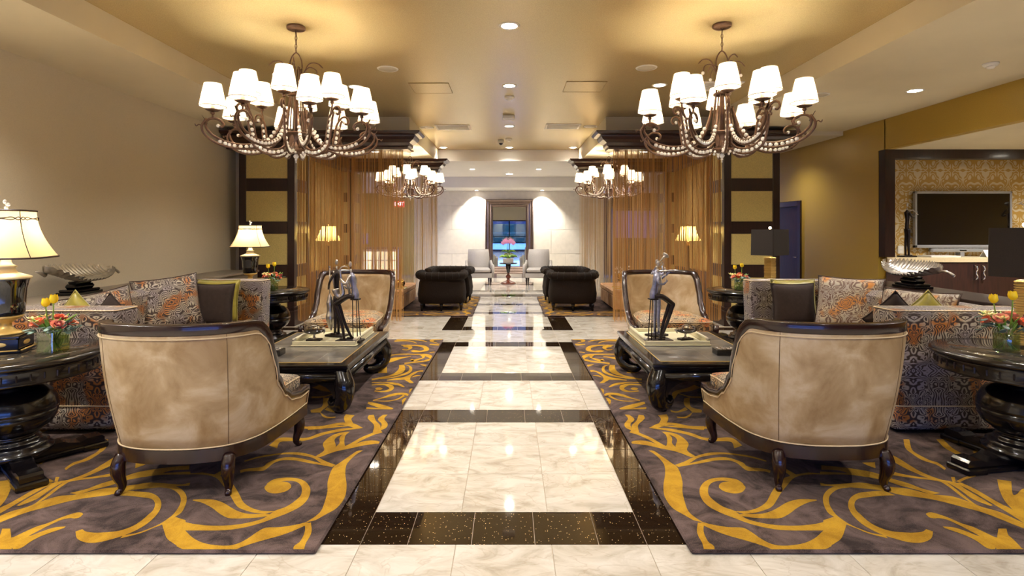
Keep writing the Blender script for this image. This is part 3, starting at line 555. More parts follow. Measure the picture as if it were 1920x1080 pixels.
# ============================================================ RUGS
RUG = "935,3702,938,3706;958,3649,971,3696;975,3562,1000,3609;977,3472,1029,3513;947,3349,1050,3427;901,3218,1021,3250;869,3097,982,3126;862,3012,958,3012;872,2932,944,2913;903,2876,954,2853;940,2813,983,2791|984,2793,956,2786;1025,2770,1016,2712;1091,2748,1061,2672;1162,2742,1108,2642;1188,2702,1163,2606;1209,2642,1209,2568;1241,2598,1223,2548;1293,2586,1274,2548;1383,2603,1354,2548;1466,2647,1437,2548;1549,2717,1477,2563;1578,2738,1511,2583|1368,3218,1300,3202;1351,3274,1302,3238;1308,3295,1271,3256;1258,3298,1226,3253;1200,3282,1183,3226;1138,3231,1146,3172;1084,3141,1117,3090;1061,3040,1120,3026;1068,2958,1145,2952;1108,2887,1187,2909;1162,2830,1201,2864;1206,2786,1222,2822;1264,2748,1281,2786;1326,2725,1346,2766;1395,2717,1418,2761;1474,2717,1483,2766;1547,2717,1568,2786;1602,2717,1669,2830|1218,3202,1206,3172;1248,3234,1213,3134;1288,3245,1241,3107;1332,3245,1279,3100;1360,3226,1319,3119;1363,3179,1352,3156|1185,2904,1225,2875;1259,2909,1297,2891;1334,2945,1363,2922;1402,3005,1420,2965;1475,3104,1525,3097;1566,3218,1616,3202;1627,3282,1709,3298;1718,3332,1813,3340;1828,3369,1956,3340|1705,3463,1683,3418;1720,3409,1691,3366;1738,3340,1695,3315|1183,2868,1183,2863;1225,2875,1254,2838;1309,2876,1345,2830;1372,2900,1399,2836;1430,2938,1467,2881;1513,2999,1535,2938;1598,3033,1617,2992;1688,3029,1686,3019|1045,3476,1059,3445;1125,3531,1137,3494;1213,3605,1231,3585;1324,3665,1344,3631;1425,3673,1437,3641;1527,3641,1516,3615;1593,3605,1582,3581;1653,3543,1644,3524|1089,3490,1055,3445;1146,3500,1148,3479;1214,3535,1236,3509;1327,3585,1327,3543;1410,3593,1408,3547;1460,3556,1447,3505;1490,3505,1457,3418;1497,3450,1475,3390;1587,3418,1563,3383;1611,3397,1591,3362|846,3846,843,3824;878,3874,883,3818;941,3880,953,3791;1000,3840,1032,3738;1050,3774,1103,3696;1135,3748,1153,3645;1189,3655,1210,3595|911,4097,879,4035;957,4022,931,3986;1014,3927,987,3892;1050,3835,1024,3802;1080,3774,1061,3752|1122,4047,1126,4052;1132,3979,1161,3979;1106,3858,1154,3903;1069,3759,1132,3835;1074,3738,1137,3752|1132,4052,1136,4017;1185,4032,1170,3979;1225,3986,1186,3938;1245,3903,1181,3880;1241,3813,1135,3759;1196,3706,1148,3655;1221,3605,1186,3595|1049,4136,1050,4123;1130,4128,1131,4097;1208,4110,1184,4059;1270,4072,1269,4010;1341,4010,1321,3950;1387,3938,1357,3903;1471,3927,1415,3869;1564,3938,1501,3869;1598,3903,1553,3846;1603,3791,1526,3738|1173,4180,1177,4162;1282,4170,1288,4128;1424,4149,1406,4097;1555,4175,1540,4136|955,2791,981,2775;925,2717,961,2727;915,2667,949,2677;913,2608,946,2618;902,2553,959,2583;903,2548,949,2548|1603,2813,1463,2568;1641,2830,1503,2583;1681,2845,1550,2613;1701,2824,1600,2652;1699,2775,1670,2738|1971,3226,1960,3172;1883,3187,1894,3156;1814,3141,1836,3119;1748,3068,1778,3061;1702,2985,1730,2978;1671,2893,1703,2881;1679,2841,1704,2819;1696,2775,1714,2775;1722,2738,1734,2738;1753,2692,1769,2697;1819,2647,1824,2672|2082,2707,2065,2729;2027,2647,2030,2707;1960,2613,1980,2697;1901,2613,1923,2701;1860,2637,1872,2715;1816,2677,1837,2754;1789,2727,1826,2808;1777,2786,1830,2870;1786,2870,1836,2919;1819,2958,1870,2985;1886,3047,1924,3037;1967,3104,1998,3057;2049,3123,2069,3071;2126,3134,2157,3078|1822,3231,1806,3195;1875,3210,1876,3187;2049,3234,2004,3164;2120,3210,2126,3134;2199,3179,2188,3083;2282,3156,2307,3040;2366,3090,2370,2999;2459,3068,2427,2945;2502,3012,2481,2893;2532,2945,2517,2824;2578,2893,2535,2775;2602,2780,2559,2727|1966,3472,1931,3409;2067,3445,2035,3392;2160,3409,2079,3340;2230,3366,2163,3298;2276,3290,2224,3258;2333,3226,2267,3195;2367,3156,2319,3149;2426,3104,2363,3086|1906,3379,1884,3340;2019,3366,2004,3340;2086,3352,2073,3332;2180,3323,2163,3298|2516,3655,2475,3595;2528,3585,2459,3509;2524,3490,2463,3427;2522,3383,2482,3349;2548,3298,2505,3290;2583,3250,2550,3226;2621,3234,2571,3226;2609,3141,2568,3134;2607,3040,2553,3033;2602,2965,2583,2958|2568,3250,2540,3237;2562,3187,2535,3172;2540,3083,2514,3068;2520,2985,2507,2978;2526,2938,2509,2925|2650,3234,2618,3226;2665,3149,2623,3141;2661,3047,2621,3040;2661,2978,2616,2958;2666,2925,2613,2881;2633,2813,2602,2780|2342,3392,2307,3340;2384,3349,2358,3312;2442,3315,2423,3290;2523,3285,2505,3263;2605,3250,2568,3231|2247,3509,2254,3472;2335,3518,2278,3427|2792,3903,2833,3903;2694,3748,2717,3716;2668,3645,2702,3625;2660,3547,2708,3547;2697,3481,2730,3509;2687,3400,2716,3427|3024,3903,3072,3903;2962,3748,3013,3748;2954,3655,3003,3665;2938,3575,2982,3575;2915,3490,2962,3490|3263,3727,3217,3675;3188,3727,3169,3685;3098,3685,3114,3655;3083,3605,3116,3625|2899,3274,2961,3250;2806,3156,2829,3097;2717,3026,2844,3090;2672,2932,2949,3156;2616,2802,2947,3068;2600,2707,2810,2858|2650,3307,2673,3307;2609,3242,2627,3242|2842,3340,2806,3315;2754,3315,2712,3274;2634,3250,2643,3234|2175,2876,2170,2868;2191,2887,2167,2838;2214,2891,2186,2830;2234,2876,2208,2833;2262,2838,2239,2817;2283,2786,2259,2764;2314,2748,2272,2699;2331,2697,2277,2662;2351,2652,2273,2583;2421,2677,2260,2548;2381,2548,2299,2548|2167,2754,2164,2738;2217,2743,2188,2707;2248,2707,2215,2667;2267,2672,2226,2623;2300,2647,2225,2568;2312,2608,2254,2548|2426,2733,2466,2733;2353,2657,2418,2667;2318,2608,2387,2588;2299,2548,2391,2548|855,7521,847,7448;956,7503,935,7430;1017,7460,965,7388;1007,7340,952,7329;924,7253,886,7224;856,7168,857,7085;985,7179,983,7123|1345,7123,1334,7068;1184,7123,1173,7058;1052,7085,1085,7004;970,6950,1028,6924;948,6796,1012,6821;1006,6706,1049,6771;1113,6696,1085,6796;1169,6771,1134,6821|1041,7329,1047,7305;1142,7448,1144,7388;1305,7490,1296,7436;1485,7484,1473,7424|1162,7236,1166,7213;1249,7370,1265,7329;1377,7424,1364,7352;1492,7400,1478,7329|1311,7068,1299,7004;1205,7047,1234,6950;1173,6924,1213,6898;1206,6796,1226,6847;1277,6821,1286,6872|1366,6562,1352,6497;1248,6609,1239,6562;1044,6600,1035,6543;912,6576,954,6497;820,6393,869,6370;840,6274,897,6318;929,6190,938,6249;1022,6148,1031,6206;1111,6095,1122,6156|983,6553,1013,6543;935,6438,963,6415;977,6305,1014,6348;1023,6219,1081,6262;1051,6326,1075,6348|1098,6451,1109,6483;1165,6393,1194,6438;1213,6318,1310,6393;1270,6198,1355,6219;1352,6115,1381,6156|822,6706,823,6667;878,6716,873,6677;917,6687,913,6657|825,6051,811,5948;882,6075,836,5956;933,6087,932,6071|828,5835,820,5740;900,5813,894,5769;953,5733,925,5679;980,5627,945,5576;1028,5542,942,5459;1093,5509,1013,5459;1161,5453,1156,5427|845,5634,851,5610;908,5627,892,5586;945,5525,939,5542|948,5492,1010,5492;882,5357,925,5357;874,5338,913,5338|1109,6083,1156,6123;1029,6015,1058,6015;985,5880,1015,5880;980,5733,1021,5751;1026,5627,1080,5627;1100,5542,1156,5552;1196,5492,1238,5518;1316,5472,1322,5499|1104,6055,1162,6055;1061,5880,1133,5899;1062,5725,1138,5733;1115,5620,1186,5610;1203,5525,1261,5542;1306,5433,1317,5479|1295,6035,1217,5715;1349,6015,1300,5715;1357,5842,1336,5733|936,5205,947,5193;992,5301,1009,5256;1082,5363,1086,5301;1170,5373,1165,5348;1291,5370,1283,5338|1271,5286,1263,5256;1175,5317,1164,5265;1083,5286,1113,5226;1034,5181,1072,5152;1046,5067,1093,5095;1114,5039,1129,5072;1192,5061,1192,5095|1136,5158,1132,5141;1163,5187,1146,5112;1195,5181,1179,5112;1204,5152,1200,5135|831,4930,849,4920;889,5011,920,4957;963,5017,978,4930;1027,4971,1031,4878;1078,4878,1077,4839;1140,4806,1136,4789|904,4957,881,4917;932,4852,919,4826;983,4796,978,4771;1057,4781,1053,4764;1138,4796,1135,4784|817,5167,810,5123;850,5164,817,5039;875,5138,834,4971;875,5081,855,5011|822,4878,818,4839;849,4873,815,4679;877,4852,828,4643;885,4789,871,4727|913,4580,919,4558;999,4655,996,4573;1088,4715,1056,4608;1166,4756,1161,4703|922,4573,918,4551;1027,4580,1037,4558;1146,4613,1134,4562|927,4425,963,4419;932,4325,980,4315;881,4216,928,4216;873,4130,916,4130;901,4075,929,4057|1037,4419,1074,4408;989,4285,1061,4325;925,4168,979,4187;912,4039,951,4039|1050,4130,1057,4119;1136,4216,1112,4126;1211,4241,1161,4158;1282,4225,1236,4187;1365,4168,1347,4112;1469,4158,1443,4084|1188,4408,1265,4430;1190,4325,1255,4346;1157,4245,1209,4235;1128,4187,1169,4187|1053,4130,1068,4112;1150,4121,1140,4084;1242,4093,1226,4043|1313,4703,1314,4667;1432,4878,1437,4814;1508,5053,1544,5011;1659,5167,1659,5067;1769,5271,1806,5181|1542,4852,1598,4878;1503,4751,1556,4751;1479,4631,1524,4608;1487,4539,1582,4539;1487,4473,1559,4473|1326,4539,1317,4484;1374,4506,1371,4473;1472,4608,1472,4539|1328,4377,1325,4346;1398,4377,1385,4335;1501,4495,1434,4377|1536,5011,1534,4979;1610,4917,1598,4878;1709,4904,1691,4852"
strokes = [[[float(v)/1000 for v in q.split(',')] for q in st.split(';')] for st in RUG.split('|')]
def rug(label, x0, x1, y0, y1, side, fn, mat1='rug'):
    t = MB().box(x0, x1, y0, y1, 0.001, 0.0195, bev=.012).build('rug', mat1); tag(t, label, 'rug', 'brown rugs with gold scrolls')
    mb = MB(); i = 0
    for st in strokes:
        reps = [fn(0)]
        if min(p[1] for p in st) > 4.0: reps.append(fn(1))
        for f in reps:
            a = cat([(p[0], p[1], 0) for p in st], 4); b = cat([(p[2], p[3], 0) for p in st], 4)
            z = .0202+i*.000012; i += 1
            vs = []
            for p, q in zip(a, b):
                for v in (p, q):
                    X, Y = f(v.x, v.y); vs.append((min(max(X, x0+.012), x1-.012), min(max(Y, y0+.012), y1-.012), z))
            mb.add(vs, [(2*k, 2*k+1, 2*k+3, 2*k+2) for k in range(len(a)-1)])
    o = mb.build('scroll_pattern', 'scroll', t)
    o.data.flip_normals() if o.data.polygons[0].normal.z < 0 else None
def f_right(r): return (lambda X, Y: (X, Y)) if r == 0 else (lambda X, Y: (4.6-X, Y))
def f_left(r): return (lambda X, Y: (-.05-X, Y)) if r == 0 else (lambda X, Y: (-4.65+X, Y))
rug('large brown rug with gold scrolls under the right coffee table', .84, 3.86, 2.545, 7.50, 1, f_right)
rug('large brown rug with gold scrolls under the left coffee table', -3.92, -.895, 2.545, 7.50, -1, f_left)
def f_far(side, r):
    b = (f_right if side > 0 else f_left)(r)
    def f(X, Y):
        x, y = b(X, Y); return (side*(abs(x)-.85+.62), 9.58+(y-2.557)*.56)
    return f
rug('rear right brown and gold rug under the tufted club chairs', .61, 3.5, 9.58, 12.34, 1, lambda r: f_far(1, r))
rug('rear left brown and gold rug under the tufted club chairs', -3.5, -.64, 9.58, 12.34, -1, lambda r: f_far(-1, r))

# ============================================================ BARREL CHAIRS
def barrel_chair(label, loc, rz):
    t = thing('barrel_chair', label, 'chair', loc, rz, 'leather barrel chairs'); G = .02
    half = cat([(0, -.42), (.15, -.408), (.30, -.35), (.395, -.225), (.434, -.05), (.452, .15), (.46, .40)] and [Vector((a, b, 0)) for a, b in ((0, -.42), (.15, -.408), (.30, -.35), (.395, -.225), (.434, -.05), (.452, .15), (.46, .40))], 6)
    plan = [Vector((-p.x, p.y, 0)) for p in half[::-1]]+half[1:]
    n = len(plan); nor = []
    for i in range(n):
        a, b = plan[max(0, i-1)], plan[min(n-1, i+1)]; d = (b-a).normalized(); nor.append(Vector((d.y, -d.x, 0)))
    hk = [(-.42, 1.0), (-.24, .998), (-.19, .955), (-.14, .82), (-.07, .635), (.02, .525), (.14, .462), (.28, .438), (.34, .438), (.42, .446)]
    H = [lerp_keys(hk, p.y)-G for p in plan]
    def P(i, z, off=0.0):
        k = max(0, (z-.27)/.73); sp = .07*k+.02*math.sin(PI*min(1, k)); v = plan[i]+nor[i]*(sp+off); return Vector((v.x, v.y-.05*k*(1 if plan[i].y < 0 else .3), z))
    def shell(off, zb, top, nv=10):
        return [[P(i, zb+(H[i]-top-zb)*v/nv, off) for v in range(nv+1)] for i in range(n)]
    mb = MB(); o = shell(0, .27, .03); q = shell(-.055, .27, .03)
    rings = [a+b[::-1] for a, b in zip(o, q)]
    mb.loft(rings, True, True); mb.build('leather_back', 'leather', t)
    for s in (1, -1):      # seams at the rear legs
        i = min(range(n), key=lambda k: abs(plan[k].x-s*.30)+(0 if plan[k].y < 0 else 9))
        MB().tube([P(i, .27+(H[i]-.06-.27)*v/8, .0) for v in range(9)], .0022, 4).build('seam', 'seam', t)
    # wooden top rail running down the arms and the front posts
    path = []
    for i in range(n): path.append((P(i, H[i]-.035, -.028), nor[i], H[i]))
    def endp(i, z): return (P(i, z, -.028)+Vector((0, .012, 0)), nor[i], H[i])
    path = [endp(0, .27), endp(0, .36)]+[endp(0, H[0]-.05)]+path+[endp(n-1, H[-1]-.05), endp(n-1, .36), endp(n-1, .27)]
    rings = []
    for k, (p, nn, h) in enumerate(path):
        a = path[max(0, k-1)][0]; b = path[min(len(path)-1, k+1)][0]; T = (b-a).normalized(); B = T.cross(nn).normalized()
        N2 = B.cross(T).normalized()
        back = max(0, min(1, (h-.5)/.45)); w = .030; th = .017+.012*back
        prof = [(-w, -th), (w*.93, -th), (w, -th*.88), (w, th*.85), (w*.85, th), (-w*.85, th), (-w, th*.85)]
        rings.append([p+N2*x+B*y for x, y in prof])
    MB().loft(rings, True, True).build('top_rail', 'chairwood', t)
    # piping
    lo = [P(i, .275, .004) for i in range(n)]; hi = [P(i, H[i]-.082-(.0 if H[i] > .6 else -.018), .003) for i in range(n)]
    MB().tube(lo, .0045, 5).build('piping', 'piping', t); MB().tube([lo[0]]+hi+[lo[-1]], .004, 5).build('piping', 'piping', t)
    # base rail
    poly = [(p.x+m.x*.008, p.y+m.y*.008) for p, m in zip(plan, nor)]
    MB().prism(poly, .195, .268, 'z').build('base_rail', 'chairwood', t)
    MB().box(-.40, .40, .35, .395, .268, .325, bev=.006).build('front_rail', 'chairwood', t)
    # cushion
    inner = []
    for i in range(n):
        if plan[i].y < .36: v = plan[i]-nor[i]*.065; inner.append((v.x, v.y))
    inner = [(-.405, .43)]+[p for p in inner if p[1] < .40]+[(.405, .43), (.25, .455), (0, .462), (-.25, .455)]
    cx, cy = 0, .03; rr = []
    for z, k in ((.272, .96), (.29, .995), (.44, 1.0), (.465, .975), (.485, .85), (.498, .6), (.502, .25)):
        rr.append([(cx+(a-cx)*k, cy+(b-cy)*k, z) for a, b in inner])
    c = MB().loft(rr, True, True).build('seat_cushion', 'brocade3', t)
    MB().tube([(a*1.0, cy+(b-cy)*1.0, .448) for a, b in inner], .0045, 5, closed=True).build('cushion_piping', 'piping', c)
    for sx, sy in ((-.415, .33), (.415, .33), (-.30, -.345), (.30, -.345)):
        d = Vector((sx*.35, sy, 0)).normalized() if sy < 0 else Vector((sx*.5, .25, 0)).normalized()
        B = Vector((sx, sy, 0))
        pts = cat([B+Vector((0, 0, .215)), B+d*.025+Vector((0, 0, .17)), B+d*.022+Vector((0, 0, .11)), B+d*.002+Vector((0, 0, .05)), B+d*.012+Vector((0, 0, .018)), B+d*.04+Vector((0, 0, .006))], 4)
        k = len(pts); rad = [lerp_keys([(0, .036), (.3, .038), (.6, .024), (.8, .017), (.92, .02), (1, .012)], i/(k-1)) for i in range(k)]
        MB().tube(pts, rad, 8).build('leg', 'chairwood', t)
    return t
barrel_chair('front left tan leather barrel chair with its back to the camera', (-1.88, 3.45, .02), 0)
barrel_chair('front right tan leather barrel chair with its back to the camera', (1.84, 3.50, .02), 0)
barrel_chair('rear left leather barrel chair behind the saxophone player figurine', (-1.90, 6.62, .02), PI)
barrel_chair('rear right leather barrel chair behind the violin player figurine', (1.88, 6.62, .02), PI)

# ============================================================ COFFEE TABLES
def coffee_table(label, loc):
    t = thing('coffee_table', label, 'table', loc, 0, 'black lacquer coffee tables'); hx, hy = .51, .735
    MB().box(-hx, hx, -hy, hy, .375, .41, bev=.008).box(-hx+.012, hx-.012, -hy+.012, hy-.012, .352, .375, bev=.006).build('tabletop', 'black', t)
    i = .085
    p = MB().box(-hx+i, hx-i, -hy+i, hy-i, .405, .4115)
    pd = p.build('inset_panel', 'tablepad', t)
    g = MB()
    for k in range(1, 4): g.box(-hx+i+k*(2*hx-2*i)/4-.001, -hx+i+k*(2*hx-2*i)/4+.001, -hy+i, hy-i, .4115, .4119)
    for k in range(1, 6): g.box(-hx+i, hx-i, -hy+i+k*(2*hy-2*i)/6-.001, -hy+i+k*(2*hy-2*i)/6+.001, .4115, .4119)
    g.build('panel_joints', 'joint', pd)
    b = MB()
    for sx in (-1, 1): b.box(sx*(hx-i), sx*(hx-i+.006), -hy+i, hy-i, .405, .413)
    for sy in (-1, 1): b.box(-hx+i, hx-i, sy*(hy-i), sy*(hy-i+.006), .405, .413)
    b.build('brass_line', 'goldm', t)
    def apron(L, s, axis, off):   # curved bracket apron
        n = 12; pts = [(-L, .352), (L, .352)]
        rgt = [(L, .16)]
        for k in range(n+1):
            a = PI/2*k/n; rgt.append((L-.11-.17*math.sin(a)*1.0, .14+.12*math.cos(PI/2-a)) if False else (L-.10-.20*(1-math.cos(a)), .13+.135*math.sin(a)))
        rgt += [(L-.34, .255), (L-.36, .27)]
        poly = [(L, .352)]+rgt+[(-x, z) for x, z in rgt[::-1]]+[(-L, .352)]
        return poly
    for s in (-1, 1):
        m = MB(); m.prism(apron(hx-.03, s, 'y', 0), s*(hy-.09), s*(hy-.03), 'y'); m.tube([(-hx+.1, s*(hy-.035), .305), (hx-.1, s*(hy-.035), .305)], .042, 10); m.build('apron', 'black', t)
        m = MB(); m.prism(apron(hy-.03, s, 'x', 0), s*(hx-.09), s*(hx-.03), 'x'); m.tube([(s*(hx-.035), -hy+.1, .305), (s*(hx-.035), hy-.1, .305)], .042, 10); m.build('apron', 'black', t)
    for sx in (-1, 1):
        for sy in (-1, 1):
            def q(d, z): return (sx*(hx-.075+d*.72), sy*(hy-.075+d*.72), z)
            pts = cat([q(-.01, .35), q(.02, .29), q(.05, .22), q(.045, .14), q(.0, .075), q(-.08, .05), q(-.14, .062), q(-.165, .10)], 5)
            k = len(pts); rad = [lerp_keys([(0, .07), (.25, .08), (.5, .068), (.75, .05), (.9, .042), (1, .022)], j/(k-1)) for j in range(k)]
            MB().tube(pts, rad, 12).lathe([(.03, 0), (.036, .012), (.03, .03)], 12, c=q(-.05, 0)).build('leg', 'black', t)
    return t
coffee_table('left black lacquer coffee table with curled legs and cream tray', (-1.79, 5.11, .02))
coffee_table('right black lacquer coffee table with curled legs and cream tray', (1.66, 5.15, .02))
def tray(label, x0, x1, y0, y1):
    z = .4325; t = thing('serving_tray', label, 'tray', ((x0+x1)/2, (y0+y1)/2, z), 0, 'cream trays'); hx, hy = (x1-x0)/2, (y1-y0)/2
    MB().box(-hx, hx, -hy, hy, .0, .012, bev=.003).build('tray_base', 'traycream', t)
    for s in (-1, 1):
        MB().box(-hx+.01, hx-.01, s*(hy-.01), s*(hy-.028), .012, .045, bev=.003).build('tray_side', 'traycream', t)
        MB().box(s*(hx-.01), s*(hx-.028), -hy+.03, hy-.03, .012, .045, bev=.003).build('tray_side', 'traycream', t)
        h = MB().tube([(s*(hx-.02), -hy+.05, .056), (s*(hx-.02), hy-.05, .056)], .016, 8).build('handle', 'traycream', t)
        MB().tube([(s*(hx-.02), -hy+.02, .056), (s*(hx-.02), -hy+.05, .056)], .017, 8).tube([(s*(hx-.02), hy-.02, .056), (s*(hx-.02), hy-.05, .056)], .017, 8).build('handle_cap', 'silver', h)
tray('cream lacquer tray on the left coffee table under two figurines', -2.01, -1.41, 5.06, 5.76)
tray('cream lacquer tray on the right coffee table under the violin player', 1.245, 1.865, 5.08, 5.78)
def silver_dish(label, loc, rz):
    t = thing('lidded_dish', label, 'dish', loc, rz, 'lidded black dishes')
    MB().box(-.07, .07, -.04, .04, 0, .018, bev=.006).build('base', 'iron', t)
    MB().lathe([(.03, .018), (.012, .03), (.009, .05), (.02, .066)], 12).build('stem', 'silver', t)
    MB().lathe([(.01, .064), (.07, .072), (.1, .088), (.102, .094), (.08, .105), (.03, .112), (.003, .113)], 20).build('bowl', 'urnblack', t)
    MB().tube([(-.03, 0, .11), (-.03, 0, .135), (-.015, 0, .142), (.015, 0, .142), (.03, 0, .135), (.03, 0, .11)], .006, 6).build('lid_handle', 'silver', t)
    MB().tube([(.09, 0, .07), (.105, 0, .09), (.10, 0, .12), (.08, 0, .125)], .006, 6).tube([(-.09, 0, .07), (-.105, 0, .09), (-.115, 0, .1)], .006, 6).build('ear', 'silver', t)
silver_dish('black lidded dish with silver ears on the left tray', (-1.87, 5.28, .4448), 0)
silver_dish('black lidded dish with silver ears on the right tray', (1.70, 5.32, .4448), .3)
def deco_box(label, loc, rz=0):
    t = thing('ornament_box', label, 'box', loc, rz, 'black ornament boxes')
    MB().box(-.09, .09, -.06, .06, 0, .05, bev=.004).build('box_body', 'black', t)
    for i in range(4):
        for j in range(3):
            MB().tube([(-.06+.04*i+.014*math.cos(a*PI/4), -.035+.035*j+.012*math.sin(a*PI/4), .053) for a in range(8)], .0035, 4, closed=True).build('silver_ring', 'silver', t)
deco_box('black box with silver rings on the left coffee table beside the leather chair', (-2.03, 4.72, .4325))
deco_box('black box with silver rings on the right coffee table beside the leather chair', (1.86, 4.75, .4325))

# ============================================================ FIGURINES
def limb(mb, pts, rad, seg=8, n=4):
    P = cat(pts, n); k = len(P); ks = [(i/(len(rad)-1), r) for i, r in enumerate(rad)]
    return mb.tube(P, [lerp_keys(ks, i/(k-1)) for i in range(k)], seg)
def seated_player(name, label, loc, rz, kind):
    """slim seated musician; local +x is where it faces; total height .80"""
    t = thing(name, label, 'figurine', loc, rz)
    MB().box(-.11, .13, -.07, .07, 0, .022, bev=.003).build('base', 'iron', t)
    st = MB()
    for a, b in ((-.06, -.03), (-.06, .03), (-.015, 0)): st.tube([(a*1.3, b*1.3, .022), (a, b*.7, .40)], .005, 6)
    st.box(-.085, -.005, -.035, .035, .398, .41, bev=.002); st.build('stool', 'iron', t)
    for s in (-1, 1):
        m = MB(); limb(m, [(-.04, s*.022, .425), (.03, s*.03, .43-.0), (.135, s*.038, .36), (.13, s*.036, .33), (.075, s*.036, .17), (.03+.02*s, s*.04, .03)], [.024, .024, .019, .020, .015, .012])
        m.box(.01+.02*s, .075+.02*s, s*.04-.013, s*.04+.013, .022, .036, bev=.004); m.build('leg', 'iron', t)
    m = MB(); limb(m, [(-.045, 0, .395), (-.045, 0, .45), (-.028, 0, .53), (-.01, 0, .61), (-.004, 0, .655)], [.030, .035, .026, .034, .014]); m.build('jacket', 'denim', t)
    m = MB(); m.tube([(-.004, 0, .64), (.004, 0, .69)], .010, 8); m.ell((.008, 0, .735), (.017, .015, .028), 12); m.build('head', 'silver', t)
    ins = MB(); arms = []
    if kind == 'sax':
        arms = [[(-.005, -.04, .635), (-.02, -.075, .55), (.04, -.05, .50), (.085, -.01, .53)], [(-.005, .04, .635), (.02, .075, .56), (.08, .04, .585), (.10, .01, .60)]]
        limb(ins, [(.03, 0, .705), (.07, 0, .715), (.105, 0, .69), (.10, 0, .62), (.085, 0, .52), (.075, 0, .465), (.10, 0, .425), (.135, 0, .44), (.155, 0, .50)], [.004, .006, .008, .010, .013, .017, .021, .024, .036], 10)
        for k in range(5): ins.ell((.106-.006*k, -.012, .66-.035*k), .007, 8)
    elif kind == 'violin':
        arms = [[(-.005, -.04, .635), (-.035, -.085, .57), (.03, -.06, .55), (.085, -.03, .58)], [(-.005, .04, .635), (.03, .06, .58), (.10, .05, .62), (.135, .035, .655)]]
        ins.ell((.055, .02, .665), (.045, .026, .010), 12); ins.ell((.095, .026, .668), (.030, .020, .009), 12)
        ins.tube([(.115, .03, .67), (.185, .045, .668)], .006, 6); ins.ell((.19, .046, .668), .009, 6)
        ins.tube([(.06, -.06, .56), (.10, .06, .70)], .0035, 5)
    for a in arms:
        m = MB(); limb(m, a, [.016, .012, .011, .007]); m.build('arm', 'silver' if kind == 'sax' else 'denim', t)
    ins.build('saxophone' if kind == 'sax' else 'violin', 'silver', t)
    m = MB(); m.tube([(.018, -.03, .63), (.03, -.02, .54), (.01, -.012, .45)], .007, 6).tube([(.018, .03, .63), (.03, .02, .54), (.01, .012, .45)], .007, 6); m.build('lapel', 'silver', t)
    return t
def standing_player(name, label, loc, rz, kind, mat='iron', head='silver', sc_=1.0):
    t = thing(name, label, 'figurine', loc, rz); t.scale = (sc_, sc_, sc_)
    MB().box(-.10, .10, -.065, .065, 0, .02, bev=.003).build('base', 'iron', t)
    for s in (-1, 1):
        m = MB(); limb(m, [(0, s*.018, .40), (.008, s*.022, .30), (.0, s*.024, .20), (.004, s*.03, .03)], [.026, .021, .017, .012]); m.box(-.01, .05, s*.03-.011, s*.03+.011, .02, .033, bev=.003); m.build('leg', mat, t)
    m = MB(); limb(m, [(0, 0, .37), (.0, 0, .44), (.004, 0, .52), (.0, 0, .62), (0, 0, .665)], [.028, .026, .024, .033, .012]); m.build('jacket', mat, t)
    m = MB(); m.tube([(0, 0, .65), (.004, 0, .70)], .009, 8); m.ell((.006, 0, .738), (.017, .015, .028), 12); m.build('head', head, t)
    m = MB(); m.tube([(.026, -.02, .65), (.034, -.014, .55), (.026, -.004, .46)], .006, 6).tube([(.026, .02, .65), (.034, .014, .55), (.026, .004, .46)], .006, 6); m.build('lapel', 'silver', t)
    ins = MB()
    if kind == 'bass':
        arms = [[(0, -.04, .63), (.02, -.075, .56), (.07, -.04, .60)], [(0, .04, .63), (.03, .08, .54), (.08, .03, .47)]]
        limb(ins, [(.075, -.01, .05), (.08, -.01, .10), (.085, -.01, .18), (.088, -.01, .25), (.09, -.01, .32), (.09, -.01, .38), (.092, -.01, .42)], [.005, .03, .046, .030, .036, .024, .008], 10)
        ins.tube([(.092, -.01, .40), (.095, -.01, .68)], .006, 6); ins.ell((.095, -.01, .69), .011, 8); im = 'silver'
    elif kind == 'trumpet':
        arms = [[(0, -.04, .63), (.0, -.09, .62), (.045, -.03, .70)], [(0, .04, .63), (.02, .085, .62), (.05, .03, .71)]]
        limb(ins, [(.02, 0, .725), (.06, 0, .755), (.10, 0, .785), (.125, 0, .805)], [.004, .007, .012, .036], 12)
        ins.tube([(.03, 0, .70), (.08, 0, .74), (.09, 0, .715), (.045, 0, .68)], .005, 6); im = 'silver'
    else:
        arms = [[(0, -.04, .63), (.02, -.07, .56), (.09, -.03, .55)], [(0, .04, .63), (.05, .04, .61), (.14, .02, .60)]]
        ins.ell((.06, .0, .665), (.045, .024, .010), 12); ins.tube([(.1, .0, .66), (.18, .01, .60)], .006, 6); ins.tube([(.05, -.05, .55), (.19, .03, .64)], .0035, 5); im = 'silver'
    for a in arms:
        m = MB(); limb(m, a, [.015, .011, .008]); m.build('arm', mat, t)
    ins.build({'bass': 'double_bass', 'trumpet': 'trumpet'}.get(kind, 'fiddle'), im, t)
    return t
seated_player('saxophone_figurine', 'seated metal saxophone player figurine on the left coffee table', (-1.50, 5.22, .4448), PI*.97, 'sax')
standing_player('bass_figurine', 'standing dark metal bass player figurine behind the saxophone player', (-1.72, 5.50, .4448), PI*.9, 'bass')
seated_player('violin_figurine', 'seated metal violin player figurine on the right coffee table', (1.41, 5.24, .4448), .15, 'violin')
standing_player('trumpet_figurine', 'standing metal trumpet player figurine behind the violin player', (1.475, 5.52, .4448), .5, 'trumpet', 'denim')

